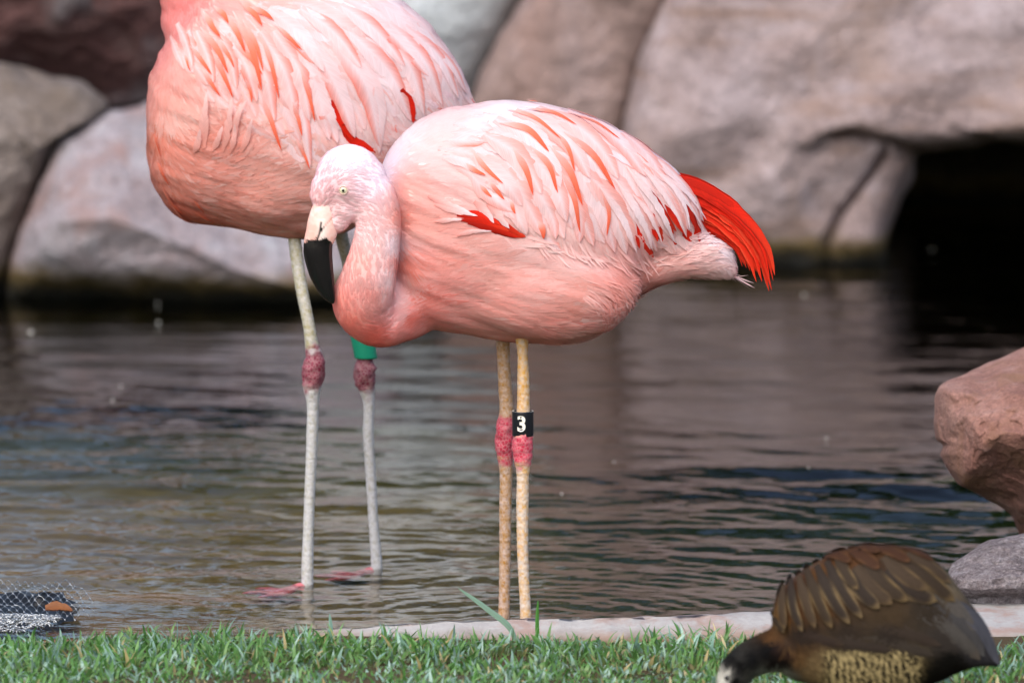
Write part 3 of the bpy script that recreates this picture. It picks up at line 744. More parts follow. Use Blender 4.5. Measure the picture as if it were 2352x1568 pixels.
for q_, yy in (((1157, 1452), .04), ((1209, 1462), -.035)):
    a = P(*q_, yy); add_feet(acc, foot(a + [0, 0, -0.004], 0.085, None, math.pi * 0.96), 'C86A70', 5)

root1 = empty("flamingo", tuple(G(1180, 1436) * [1, 0, 0]), "pink flamingo in front with head hanging down, black bill and a black numbered leg band", "flamingo", "flamingos wading at the pond edge")
def par(o, root): o.parent = root; o.matrix_parent_inverse = root.matrix_basis.inverted(); return o
def bodymesh(acc, name="body"):
    Vv = np.concatenate(acc.V); Ff = np.concatenate(acc.F); tri = tri_fix(Ff)
    me = mesh(name, Vv, tri, col=np.concatenate(acc.C), mats=[M_skin, M_leg], mi=np.concatenate(acc.M)); return me
par(obj("body", bodymesh(acc)), root1)

def fl_len(Q, X):
    x, y = Q[:, 0], Q[:, 1]
    head = (x < 905) & (y < 520) & (X[:, 1] < -0.05); neckm = (x < 930) & (y > 300) & (X[:, 1] < -0.05)
    return np.where(head, 0.008, np.where(neckm, 0.013, 0.034 - 0.012 * sstep(900, 1050, x) * 0 + 0.008 * sstep(1200, 1450, x)))
def fl_lift(Q, X):
    x, y = Q[:, 0], Q[:, 1]
    head = (x < 930) & (X[:, 1] < -0.05)
    return np.where(head, 0.0005, 0.0006 + 0.002 * sstep(1330, 1420, x) * sstep(560, 640, y) + 0.002 * sstep(740, 780, y) * sstep(1200, 1260, x))
reg1 = [(1010, 300), (1070, 270), (1180, 254), (1320, 280), (1420, 330), (1490, 380), (1530, 430), (1440, 420), (1350, 390), (1250, 380), (1180, 400), (1110, 410), (1050, 390), (1000, 350)]
ac = Acc()
ac.add(*FB.fluff(30000, fl_len, 0.0036, fl_lift, seed=11, keep=lambda Q, X: (1 - 0.55 * np.array([inpoly(reg1, *q_) for q_ in Q])) * (1 - 1.0 * ((Q[:, 0] < 905) & (X[:, 1] < -.04))), jit=0.03, dirjit=.16))
ac.add(*FB.fluff(26000, lambda Q, X: np.full(len(Q), 0.0095), 0.0024, 0.0005, keep=lambda Q, X: ((Q[:, 0] < 935) & (X[:, 1] < -0.04)).astype(float), seed=12, pale=0.04, jit=.015, dirjit=.1))
# looser tufts: rear belly edge and tail tip
def tuft_keep(Q, X):
    x, y = Q[:, 0], Q[:, 1]
    return (((x > 1330) & (y > 640) & (x < 1450)) | ((x > 1230) & (y > 745)) | (x > 1560) & (y > 530) & (x < 1690)).astype(float)
ac.add(*FB.fluff(30000, lambda Q, X: np.full(len(Q), 0.030), 0.0022, 0.006, keep=tuft_keep, seed=13, dirjit=0.32, pale=0.2, jit=.06))
ac.add(*FB.fluff(4000, lambda Q, X: np.full(len(Q), 0.045), 0.0035, 0.007, seed=19, dirjit=.3, pale=.3, jit=.04, keep=lambda Q, X: ((Q[:, 0] > 1180) & (Q[:, 0] < 1520) & (np.abs(Q[:, 1] - (545 + (Q[:, 0] - 1180) * .14)) < 26)).astype(float)))
# soft hanging locks behind the thigh, on the tail and over the flank
ac.add(*FB.fluff(2600, lambda Q, X: np.full(len(Q), 0.050), 0.0075, 0.006, seed=15, dirjit=.25, pale=.3, jit=.05, seg=4,
                 keep=lambda Q, X: (((Q[:, 0] > 1340) & (Q[:, 1] > 620) & (Q[:, 0] < 1440)) | ((Q[:, 0] > 1220) & (Q[:, 1] > 735) & (Q[:, 0] < 1440)) | ((Q[:, 0] > 1520) & (Q[:, 1] > 525) & (Q[:, 0] < 1650))).astype(float)))
ac.add(*FB.fluff(2600, lambda Q, X: np.full(len(Q), 0.055), 0.0075, 0.0010, seed=16, dirjit=.16, pale=.25, jit=.04, keep=lambda Q, X: ((Q[:, 0] > 980) & (Q[:, 1] > 430)).astype(float)))
o = par(obj("plumage", ac.mesh("plumage", [M_down])), root1); o["kind"] = "stuff"

# wing feathers
WHITE, PINK, PALE, CORAL, RED, DRED = lin('FAE4E2'), lin('F4A79A'), lin('F7CAC1'), lin('EE5A36'), lin('E8270F'), lin('B81C0C')
TINT = np.array([1.0, 1.03, 1.10])
def vane(c_root, c_mid, c_tip, edge=None, e_side=1, e_from=0.3, rachis=True, gain=1.0, e_w=0.15):
    cr, cm, ct = map(np.asarray, (c_root, c_mid, c_tip))
    def f(t, s):
        c = lerp(cr, cm, min(1, t / 0.55)) if t < 0.55 else lerp(cm, ct, (t - 0.55) / 0.45)
        if edge is not None:
            w_ = sstep(e_w, e_w + 0.85, s * e_side) * sstep(e_from - 0.15, e_from + 0.35, t) * (1 - .35 * sstep(.75, 1, t)); c = lerp(c, edge, float(w_))
        if rachis and abs(s) < 0.1: c = lerp(c, WHITE, 0.55)
        return np.clip(c * gain * TINT, 0, 1)
    return f
def place(bird, root, arr, name="wing_feather", nears=True, far=None):
    fm = M_duckf if name in ("back_feather", "flight_feather") else M_feather
    V_, F_, C_, U_ = arr
    o = par(obj(name, mesh(name, V_, F_, fm, col=np.clip(C_, 0, 1), uv=U_)), root)
    if far is not None: far.add(*mirror(V_, F_, C_, U_, bird.yc))
    return o
def wing(bird, root, region, rows, seed, far, colpick, wscale=1.0):
    """shingled feathers; rows: function (x, y) -> (length px, width px); poisson-like roots"""
    g = np.random.default_rng(seed); pts = []
    xs = [p[0] for p in region]; ys = [p[1] for p in region]; tries = 0
    while tries < 6000:
        tries += 1; x, y = g.uniform(min(xs), max(xs)), g.uniform(min(ys), max(ys))
        if not inpoly(region, x, y): continue
        L, Wd, gap = rows(x, y)
        d = idw(bird.fp, bird.fv, np.array([[x, y]]), 3.5)[0]; ok = True
        for (a, b, _) in pts:
            u = (x - a) * d[0] + (y - b) * d[1]; v = -(x - a) * d[1] + (y - b) * d[0]
            if (u / (gap * 1.9)) ** 2 + (v / gap) ** 2 < 1: ok = False; break
        if ok: pts.append((x, y, g.random()))
    out = []
    for (x, y, rv) in pts:
        L, Wd, gap = rows(x, y); L *= g.uniform(.8, 1.2)
        path = stream(bird, x, y, L, g.normal(0, 0.12))
        arr = feather_on(bird, path, Wd * g.uniform(.85, 1.15), colpick(x, y, g), base=0.0010, lift=0.0012 + 0.0006 * g.random(), seed=int(rv * 1e6), ragged=0.05, cup=0.06)
        place(bird, root, arr, far=far); out.append((x, y))
    return out

far1 = Acc()
# red primaries and the red feathers glimpsed under the wing
def free_feather(bird, rt, path, Wpx, Yf, col, far, name="wing_feather", nrm=(0.25, -1, 0.35), n=14, seed=0, **kw):
    p = interp_path(np.asarray(path, float), n); X = np.array([P(a, b, Yf) for a, b in p])
    N = np.repeat(np.array([nrm], float), n, 0)
    return place(bird, rt, ribbon(X, N, Wpx * (10 + Yf) / FPX, col, seed=seed, **kw), name, far=far)
redv = lambda g: vane(DRED, RED, lerp(RED, lin('F4502E'), g.random() * .7), rachis=False, gain=g.uniform(.7, 1.08), edge=lin('8E1608') if g.random() < .5 else lin('FA5A36'), e_side=g.choice([-1, 1]), e_w=.3)
g = np.random.default_rng(5)
NP = 32
for k in range(NP):
    u = k / (NP - 1); jt = g.normal(0, 5, 2)
    top = [(1500, 405), (1600, 425), (1700, 492), (1760, 575)]; low = [(1490, 462), (1560, 496), (1632, 530), (1696, 580)]
    pth = [lerp(a_, b_, u) + jt * i_ / 3 for i_, (a_, b_) in enumerate(zip(top, low))]
    d_ = lerp((26, 92), (16, 34), u ** .8) * g.uniform(.45, 1.2) + (-6 * g.random(), 0); pth.append(pth[-1] + d_)
    free_feather(FB, root1, pth, g.uniform(17, 32) * (1.15 - .25 * u), -0.021 - 0.0007 * ((k * 7) % 6) + 0.0003 * k, redv(g), far1, base=0.0, lift=0.0, seed=k, root=0.9, tip=0.6, ragged=0.16, cup=0.05, n=20)
for k, r in enumerate([((1470, 440), (1500, 490), (1520, 570), 34), ((1500, 440), (1535, 500), (1548, 575), 40), ((1530, 440), (1568, 510), (1585, 570), 42), ((1560, 450), (1592, 500), (1606, 555), 36), ((1440, 470), (1470, 540), (1500, 590), 28), ((1575, 450), (1610, 490), (1632, 545), 30)]):
    arr = feather_on(FB, r[:3], r[3], redv(g), base=0.0012, lift=0.0015, seed=k); place(FB, root1, arr, far=far1)
for k, r in enumerate([((1050, 494), (1100, 497), (1150, 516), 24), ((1060, 505), (1110, 508), (1170, 530), 24), ((1090, 500), (1140, 515), (1196, 540), 26), ((1075, 512), (1130, 522), (1190, 546), 22), ((1110, 520), (1150, 530), (1208, 543), 20)]):
    arr = feather_on(FB, r[:3], r[3], redv(g), base=0.003, lift=0.001, seed=k, root=0.25, ragged=.08); place(FB, root1, arr, far=far1)

def rows1(x, y):
    s_ = sstep(980, 1250, x); return 100 + 120 * s_, 36 + 22 * s_, 16 + 6 * s_
def pick1(x, y, g):
    up = sstep(420, 260, y); c = lerp(PALE, WHITE, np.clip(0.25 + 0.6 * up + g.normal(0, .2), 0, 1)); r = lerp(PINK, c, 0.5)
    ct = lerp(c, lin('F49A88'), np.clip(g.normal(.3, .25), 0, .8))
    if g.random() < 0.07: return vane(r, c, ct, edge=lin('F58A70'), e_side=g.choice([-1, 1]), gain=.98)
    return vane(r, c, ct, gain=.98)
wing(FB, root1, reg1, rows1, 21, far1, pick1)
def c2(x, y): return (803.9 + x * .4394, 201 + y * .4394)
BACKF = 1
drapes = [((1300, 700), (1400, 790), (1300, 880), 0)]
long1 = [((1150, 250), (1330, 420), (1420, 620), (1500, 840), 58), ((1250, 260), (1430, 430), (1520, 640), (1565, 842), 56), ((1300, 260), (1500, 430), (1610, 620), (1700, 808), 60), ((1380, 260), (1580, 430), (1680, 600), (1755, 770), 52),
         ((1450, 300), (1620, 440), (1740, 600), (1760, 740), 44), ((1500, 330), (1660, 440), (1790, 570), (1838, 700), 40), ((1480, 300), (1680, 450), (1770, 560), (1825, 740), 36), ((1100, 330), (1240, 480), (1320, 640), (1380, 860), 58), ((1000, 360), (1120, 520), (1210, 680), (1270, 826), 56),
         ((900, 400), (1000, 540), (1060, 660), (1120, 790), 54), ((820, 430), (900, 560), (960, 680), (1010, 778), 50), ((760, 460), (830, 570), (880, 680), (925, 765), 46), ((1200, 420), (1330, 560), (1400, 720), (1440, 866), 54), ((700, 500), (770, 580), (820, 640), (865, 690), 40),
         ((1340, 420), (1450, 560), (1540, 720), (1600, 850), 46), ((1060, 420), (1150, 560), (1200, 700), (1195, 810), 44), ((940, 470), (1010, 590), (1060, 690), (1075, 790), 40),
         ((650, 360), (740, 440), (830, 520), (900, 620), 50), ((700, 250), (840, 330), (940, 440), (1000, 560), 56), ((760, 170), (930, 260), (1040, 380), (1100, 520), 58), ((860, 130), (1040, 210), (1170, 330), (1250, 480), 60), ((980, 110), (1170, 200), (1310, 330), (1400, 480), 60), ((1080, 110), (1280, 190), (1440, 330), (1540, 470), 60), ((1200, 130), (1400, 230), (1550, 360), (1640, 500), 56),
         ((640, 460), (700, 530), (770, 590), (850, 650), 44), ((1250, 460), (1370, 600), (1450, 740), (1490, 850), 50), ((880, 300), (1000, 420), (1090, 560), (1130, 700), 54)]
for k, r in enumerate(long1):
    c = lerp(PALE, WHITE, g.uniform(0, .85)); col = vane(lerp(c, PINK, .5), c, lerp(c, lin('F29484'), g.uniform(.1, .7)), edge=lin('F3A698') if g.random() < .6 else None, e_side=1 if g.random() < .7 else -1, e_w=0.05, e_from=.1)
    arr = feather_on(FB, [c2(*p) for p in r[:4]], r[4] * 1.0, col, n=20, base=0.0018 + .00005 * k, lift=0.0014 + .0008 * g.random(), cup=0.06, seed=100 + k, tip=1.2, ragged=.05); place(FB, root1, arr, far=far1)
for k, r in enumerate([((985, 450), (1030, 470), (1085, 492), 22), ((1000, 470), (1045, 484), (1098, 497), 18), ((1090, 462), (1120, 490), (1135, 512), 24), ((1120, 470), (1150, 500), (1170, 524), 24), ((1000, 508), (1030, 505), (1064, 503), 14), ((1050, 540), (1090, 530), (1130, 530), 14)]):
    arr = feather_on(FB, r[:3], r[3], vane(PINK, PALE, WHITE, rachis=False), base=.0040, lift=.0008, seed=270 + k, root=.3, tip=.6, ragged=.16); place(FB, root1, arr, far=far1)
orange1 = [((640, 330), (690, 400), (792, 500), 26), ((610, 400), (650, 435), (705, 462), 24), ((680, 505), (705, 540), (738, 572), 22), ((730, 490), (765, 530), (804, 584), 24), ((850, 320), (915, 420), (952, 552), 34), ((940, 310), (1040, 415), (1080, 545), 30), ((1040, 310), (1140, 430), (1207, 606), 38),
           ((1100, 440), (1165, 570), (1196, 745), 30), ((780, 195), (925, 225), (1032, 335), 40), ((815, 122), (950, 160), (1090, 270), 26), ((1060, 230), (1130, 310), (1168, 435), 26), ((915, 120), (1070, 145), (1172, 202), 30), ((830, 80), (900, 78), (975, 90), 20), ((1130, 140), (1275, 190), (1395, 275), 26),
           ((1115, 240), (1260, 350), (1372, 522), 40), ((1305, 520), (1348, 640), (1338, 765), 24), ((840, 590), (850, 625), (862, 660), 20), ((985, 700), (1005, 740), (1012, 782), 34), ((1180, 300), (1290, 380), (1330, 450), 24)]
for k, r in enumerate(orange1):
    pc = [c2(*p) for p in r[:3]]
    pc[2] = (pc[2][0] + (pc[2][0] - pc[1][0]) * .08, pc[2][1] + (pc[2][1] - pc[1][1]) * .08)
    col = vane(PALE, lin('F58262'), CORAL, rachis=False, gain=g.uniform(.95, 1.05)); arr = feather_on(FB, pc, r[3] * .52, col, base=0.0046, lift=0.0007, cup=0.06, seed=200 + k, tip=0.75, root=.15); place(FB, root1, arr, far=far1)

for k, r in enumerate([((1560, 530), (1622, 645), (1688, 758), 34), ((1600, 600), (1655, 690), (1700, 745), 26), ((1742, 590), (1783, 690), (1802, 752), 34), ((1570, 735), (1592, 770), (1600, 800), 20), ((1485, 770), (1500, 805), (1502, 838), 16), ((1640, 610), (1690, 690), (1740, 760), 26)]):
    arr = feather_on(FB, [c2(*p) for p in r[:3]], r[3] * .62, redv(g), base=.0052, lift=.0006, seed=250 + k, root=.15, tip=.8, cup=.05); place(FB, root1, arr, far=far1)

for k, r in enumerate([((1440, 420), (1560, 560), (1640, 690), (1690, 800), 34), ((1520, 430), (1640, 560), (1700, 660), (1752, 772), 30), ((1560, 420), (1690, 540), (1745, 640), (1765, 735), 26), ((1600, 440), (1720, 560), (1790, 660), (1832, 742), 24), ((1640, 470), (1750, 560), (1810, 640), (1845, 690), 20), ((1600, 420), (1730, 530), (1800, 610), (1822, 700), 18),
                       ((1380, 480), (1480, 620), (1540, 740), (1572, 842), 34), ((1470, 560), (1560, 660), (1600, 740), (1622, 812), 24), ((1300, 520), (1390, 640), (1450, 760), (1490, 860), 32)]):
    arr = feather_on(FB, [c2(*p) for p in r[:4]], r[4] * .62, vane(PALE, WHITE, lerp(PALE, WHITE, g.random()), edge=lin('F3A698') if k % 2 else None), n=20, base=.0056, lift=.001, seed=280 + k, root=.3, tip=.75, ragged=.14, cup=.06); place(FB, root1, arr, far=far1)

# bill: one lofted horn with the mouth line pressed in
def bill(parent, c3, HY, name="bill", squash=0.62, ox=0.0, oy=0.0):
    rows = [(262, 500, 78), (248, 560, 94), (240, 620, 104), (229, 690, 106), (211, 745, 99), (205, 820, 98), (216, 900, 91), (228, 960, 84), (243, 1010, 75), (258, 1060, 63), (275, 1100, 50), (292, 1135, 34), (305, 1158, 18), (311, 1168, 6)]
    r = interp_path(np.asarray(rows, float), 110); k = 0.3407 * (10 + HY) / FPX; seg = 56
    pts = np.array([P(*c3(a, b), HY) for a, b, _ in r])
    V_, F_ = tube(pts, r[:, 2] * k, r[:, 2] * k * squash, seg)
    q = proj(V_); X = (q[:, 0] - 660.3 - ox) / .3407; Y_ = (q[:, 1] - 298.6 - oy) / .3407
    near = V_[:, 1] < HY + 0.001
    ml = np.interp(Y_, [540, 565, 600, 660, 700, 750, 900, 1050, 1160], [350, 338, 300, 240, 215, 196, 205, 262, 318])   # mouth line x at y
    dm = np.abs(X - ml); groove = np.exp(-(dm / 7) ** 2) * (Y_ > 545)
    nos = np.exp(-(((X - (232 - (Y_ - 615) * .24)) / 5) ** 2)) * sstep(612, 625, Y_) * (1 - sstep(695, 712, Y_))
    cen = np.vstack([np.repeat(pts, seg, 0), pts[0], pts[-1]])
    V_ = cen + (V_ - cen) * (1 - 0.07 * groove - 0.06 * nos)[:, None]
    n_ = fbm(V_ * 160, 3, 3)
    edge = np.interp(X, [100, 140, 185, 230, 285, 305], [752, 748, 732, 728, 735, 765]) + n_ * 16
    blk = sstep(-5, 5, Y_ - edge)
    blk = np.maximum(blk, np.clip(groove * 1.3 * sstep(640, 665, Y_), 0, 1)); blk = np.maximum(blk, np.clip(nos * 1.4, 0, 1))
    base = lerp(lin('F4D2C8'), lin('EFB8AA'), np.clip(0.5 + .6 * n_ + .5 * sstep(560, 700, Y_) * (X < 200), 0, 1)[:, None])
    base = lerp(base, lin('F5E3DA'), np.clip(np.exp(-((X - 235) / 30) ** 2) * (Y_ > 600), 0, 1)[:, None])
    base = lerp(base, lin('C98A7C'), (0.6 * groove * (1 - blk))[:, None])
    C_ = base * (1 - blk)[:, None] + np.array([0.006, 0.006, 0.007]) * blk[:, None]
    return par(obj(name, mesh(name, V_, tri_fix(F_), M_bill, col=C_)), parent)
bill(root1, c3, HY - 0.004)
def eye(parent, bird, px, py, rpx):
    h, nr = bird.hit(px, py); k = (10 + bird.yc) / FPX * rpx; nr = nr * .5 + np.array([0, -.5, 0]); nr /= np.linalg.norm(nr)
    V_, F_ = ball((0, 0, 0), (k, k, k), 20); F_ = tri_fix(F_); d = V_ / k; a = np.degrees(np.arccos(np.clip(d @ nr, -1, 1)))
    C_ = np.where((a < 21)[:, None], np.array([[.004, .004, .004]]), np.where((a < 58)[:, None], lin('E4E2C0'), np.where((a < 66)[:, None], lin('B9B48C'), lin('E9C9C4'))))
    par(obj("eye", mesh("eye", V_ + h - nr * k * .45, F_, M_eye, col=C_)), parent)
    t = np.linspace(0, 2 * np.pi, 33)[:-1]; u = np.cross(nr, [0, 0, 1]); u /= np.linalg.norm(u); v = np.cross(nr, u)
    ringp = h + nr * k * .12 + (np.outer(np.cos(t), u) + np.outer(np.sin(t), v)) * k * 0.98
    V_, F_ = tube(np.vstack([ringp, ringp[:2]]), k * .17, seg=8, up=tuple(nr))
    par(obj("eyelid", mesh("eyelid", V_, tri_fix(F_), M_skin, col=np.broadcast_to(lin('DDBFB4'), (len(V_), 3)))), parent)
eye(root1, FB, 788.7, 437, 9.6)

# black band with a white 3
def band(parent, top, bot, Yb, r0, r1, mat, rim=None, name="leg_band"):
    a, b = P(*top, Yb), P(*bot, Yb); ra, rb = r0 * (10 + Yb) / FPX, r1 * (10 + Yb) / FPX; th = 0.0012
    prof_ = [(0, -th), (0.0, 0), (0.06, 0.0003), (0.94, 0.0003), (1, 0), (1, -th)]
    seg = 48; t = np.linspace(0, 2 * np.pi, seg, endpoint=False); V_ = []
    for u, o_ in prof_ + [(0, -th)]:
        c = a * (1 - u) + b * u; r = ra * (1 - u) + rb * u + o_
        V_.append(np.stack([c[0] + r * np.cos(t), c[1] + r * np.sin(t), np.full(seg, c[2])], -1))
    V_ = np.array(V_).reshape(-1, 3)
    o = par(obj(name, mesh(name, V_, grid_faces(7, seg, True), mats=[mat, rim or mat], mi=np.repeat([1, 0, 0, 0, 1, 0], seg))), parent); return o, (a + b) / 2, (ra + rb) / 2
M_black = flat_mat("black_band_plastic", '12151B', 0.35); M_white = flat_mat("white_plastic", 'EDEBDF', 0.5); M_green = flat_mat("green_band_plastic", '0F8A6C', 0.45)
bo, bc, br = band(root1, (1201, 943), (1201, 1000), -0.035, 24.3, 24.3, M_black, M_white)
bo["label"] = "black leg band with a white number 3"
cu = bpy.data.curves.new("digit", 'FONT'); cu.body = "3"; cu.align_x = 'CENTER'; cu.align_y = 'CENTER'; cu.size = 0.031; cu.offset = 0.0009; cu.extrude = 0.0003; cu.resolution_u = 6
to = bpy.data.objects.new("tmp", cu); scene.collection.objects.link(to)
em = to.evaluated_get(bpy.context.evaluated_depsgraph_get()).to_mesh()
Vt = np.array([v.co[:] for v in em.vertices]); Ft = [tuple(p.vertices) for p in em.polygons]
bpy.data.objects.remove(to); ang = Vt[:, 0] / br * 0.95 - math.pi / 2 - 0.13; rr_ = br + 0.0007 + Vt[:, 2]
Vd = np.stack([bc[0] + rr_ * np.cos(ang), bc[1] + rr_ * np.sin(ang), bc[2] + Vt[:, 1] * 1.05], -1)
dg = obj("digit", mesh("digit", Vd, Ft, M_white, smooth=False)); dg.parent = bo
dg.matrix_parent_inverse = (root1.matrix_basis @ bo.matrix_parent_inverse).inverted()
o = par(obj("far_wing_plumage", far1.mesh("far_wing_plumage", [M_feather])), root1); o["kind"] = "stuff"
# ------------------------------------------------------------------ rear flamingo
BY = 0.45
def c1(x, y): return (287.1 + x * .3662, y * .3662)
torso = loft([(340, 235, 330, 40), (348, 175, 400, 95), (365, 130, 445, 125), (395, 80, 486, 150), (440, 20, 508, 172), (510, -30, 520, 190), (600, -58, 538, 200), (680, -66, 549, 204), (760, -62, 540, 198), (840, -48, 505, 182), (910, -8, 450, 158), (975, 45, 385, 128), (1030, 115, 328, 92), (1065, 180, 290, 58), (1086, 228, 258, 20)], BY)
neck = pxtube([(520, 180, BY, 110), (470, 110, BY, 92), (432, 40, BY, 62), (412, -60, BY, 46), (420, -200, BY, 44), (470, -340, BY, 42), (520, -460, BY, 40), (500, -570, BY, 40), (430, -620, BY, 44)], n=80)
k10 = (10 + BY) / FPX
hd = [ball(P(400, -600, BY), (80 * k10, 48 * k10, 76 * k10)), ball(P(352, -570, BY), (46 * k10, 32 * k10, 40 * k10)), ball(P(372, -545, BY), (48 * k10, 32 * k10, 44 * k10))]
thn, thf = ball(P(640, 400, BY - .07), (150 * k10, .06, 120 * k10)), ball(P(640, 400, BY + .07), (150 * k10, .06, 120 * k10))
V, F = remeshed([remeshed([torso, thn, thf], .005, 30), neck] + hd, 0.0033, 14); V = relief(V, F, 300, .0026)
cols = [(400, 20, 'EE8D87'), (380, 90, 'F09188'), (420, -300, 'F2A8A2'), (430, 110, 'F6BDB0'), (350, 200, 'F0A797'), (345, 290, 'E08468'), (400, 250, 'F6BFB0'), (365, 330, 'EC9A86'), (355, 400, 'E08870'), (380, 450, 'D9755C'), (420, 490, 'D87860'), (450, 440, 'E89C8A'), (430, 330, 'EFA08D'),
        (480, 380, 'EFA08E'), (560, 340, 'F1AE9E'), (500, 430, 'EEA290'), (560, 420, 'F0AE9C'), (650, 450, 'EFAF9E'), (620, 520, 'EBA696'), (720, 520, 'EAA698'), (700, 400, 'F3BBAC'), (780, 450, 'E8A393'), (640, 330, 'F5C3B6'), (800, 250, 'F8CFC8'), (900, 150, 'FBE3E2'), (800, 0, 'FCEBEB'),
        (1050, 200, 'F8D6D8'), (600, 200, 'F8C8BD'), (500, 100, 'F8C2B6'), (900, 350, 'EE9A90')]
flow = [(400, 20, 0, 1), (410, -200, 0, 1), (370, 110, -.1, 1), (345, 250, -.1, 1), (350, 330, .1, 1), (360, 420, .35, 1), (400, 480, .8, .7), (430, 110, .7, .8), (420, 200, .7, .9), (480, 60, .8, .8), (500, 180, .45, 1), (560, 100, .5, 1), (620, 150, .45, 1), (680, 250, .35, 1), (600, 260, .4, 1), (720, 120, .6, 1),
        (800, 180, .6, 1), (880, 120, .8, .9), (960, 130, .7, 1), (1030, 180, .6, 1), (850, 260, .4, 1), (760, 60, .9, .6), (650, 0, 1, .2), (780, -40, 1, .25), (700, 330, .35, 1), (430, 300, .8, .35), (400, 330, .7, .4), (450, 350, 1, -.5), (500, 330, .9, -.8), (560, 340, .9, -.6), (620, 370, 1, -.4), (700, 390, 1, -.2),
        (400, 400, .5, .6), (450, 420, 1, -.15), (540, 400, 1, -.35), (640, 430, 1, -.15), (520, 470, 1, .05), (620, 490, 1, -.05), (700, 520, 1, -.1), (450, 490, 1, .2), (780, 480, 1, -.3), (850, 400, .9, -.2), (900, 350, .9, .3)]
RB = Bird(V, F, BY, cols, flow)
L1 = leg([(668, 480, .43, 15), (674, 530, .425, 15), (678, 560, .415, 15), (686, 625, .40, 14.5), (698, 690, .385, 14), (709, 745, .375, 14), (716, 790, .37, 16), (722, 825, .37, 22), (719, 858, .37, 27), (716, 885, .37, 22), (718, 915, .37, 16), (717, 1000, .37, 13.5), (712, 1120, .37, 12.5), (708, 1230, .37, 12.5), (706, 1320, .37, 14), (706, 1350, .37, 14)],
         leg_cols('9C9670', 'BEC0C2', '7C1E3A', 800, 892, 41, 0.02, '94505E'), seed=41)
L2 = leg([(775, 480, .47, 14), (782, 530, .49, 15), (798, 600, .53, 14), (815, 680, .53, 14), (829, 760, .53, 14.5), (838, 822, .53, 17), (838, 855, .53, 26), (840, 882, .53, 22), (845, 906, .53, 16), (846, 1000, .53, 12.5), (852, 1100, .53, 12), (858, 1200, .53, 11.5), (865, 1295, .53, 13), (866, 1318, .53, 13)],
         leg_cols('8C8770', 'B4B6BA', '6A1C36', 790, 900, 43, 0.02, '80444F'), seed=43)
acc = Acc(); acc.add(V, F, np.clip(RB.color(V) * (1 + 0.06 * fbm(V * 50, 4, 3))[:, None], 0, 1))
for Lg in (L1, L2): acc.add(Lg[0], Lg[1], Lg[2], mi=1)
for q_, yy, an in (((706, 1346), .37, 3.2), ((866, 1312), .53, 3.05)):
    a = P(*q_, yy); add_feet(acc, foot(np.array([a[0], a[1], -0.014]), 0.105, None, an, spread=0.5), 'CC606A', 6)
root2 = empty("flamingo", (P(770, 1300, BY)[0], BY, 0.0), "larger flamingo behind with its neck out of frame and a green leg band", "flamingo", "flamingos wading at the pond edge")
par(obj("body", bodymesh(acc)), root2)
reg2 = [c1(*p) for p in [(330, 210), (450, 90), (800, 10), (1500, -60), (1900, 130), (2080, 430), (1850, 560), (1400, 620), (1000, 600), (650, 600), (450, 470), (320, 330)]]
ac = Acc()
ac.add(*RB.fluff(30000, lambda Q, X: np.where(Q[:, 1] < 0, .03, .038), 0.0038, lambda Q, X: 0.0006 + 0.0014 * sstep(440, 380, Q[:, 0]) * (Q[:, 1] > 150), seed=51,
                 keep=lambda Q, X: 1 - 0.55 * np.array([inpoly(reg2, *q_) for q_ in Q]), jit=0.035, dirjit=.2))
ac.add(*RB.fluff(5000, lambda Q, X: np.full(len(Q), .030), 0.0055, 0.0016, seed=52, keep=lambda Q, X: ((Q[:, 0] < 640) & (Q[:, 1] > 170)).astype(float), jit=0.07, dirjit=.35, pale=.25))
ac.add(*RB.fluff(4000, lambda Q, X: np.full(len(Q), 0.060), 0.0085, 0.0012, seed=56, dirjit=.22, pale=.3, jit=.05, keep=lambda Q, X: ((Q[:, 1] > 150)).astype(float)))
o = par(obj("plumage", ac.mesh("plumage", [M_down])), root2); o["kind"] = "stuff"
far2 = Acc()
for k, r in enumerate([((1280, 600), (1360, 760), (1430, 905), 40), ((1330, 700), (1430, 820), (1500, 930), 40), ((1380, 760), (1480, 870), (1570, 960), 36), ((1680, 500), (1750, 640), (1800, 770), 42), ((1740, 540), (1800, 680), (1830, 770), 34), ((1880, 520), (2030, 580), (2190, 645), 36), ((1860, 560), (1960, 640), (2060, 680), 40), ((1640, 700), (1700, 800), (1700, 880), 40), ((1960, 480), (2080, 540), (2180, 630), 24)]):
    arr = feather_on(RB, [c1(*p) for p in r[:3]], r[3] * .8, redv(g) if k < 4 else vane(PINK, lin('F59080'), lin('F0705E'), rachis=False), base=.0008, lift=.001, seed=k, root=.6); place(RB, root2, arr, far=far2)
def rows2(x, y):
    s_ = sstep(380, 620, x); return 62 + 125 * s_, 26 + 20 * s_, 12 + 9 * s_
def pick2(x, y, g):
    up = sstep(250, 0, y) * .5 + sstep(500, 900, x) * .5; c = lerp(lin('F8C3B7'), WHITE, np.clip(up + g.normal(0, .22), 0, 1)); r = lerp(PINK, c, .5)
    e = lin('F58A70') if g.random() < .16 else None
    return vane(r, c, lerp(c, PINK, np.clip(g.normal(.3, .25), 0, .8)), edge=e, e_side=g.choice([-1, 1]), gain=.98)
wing(RB, root2, reg2, rows2, 61, far2, pick2)
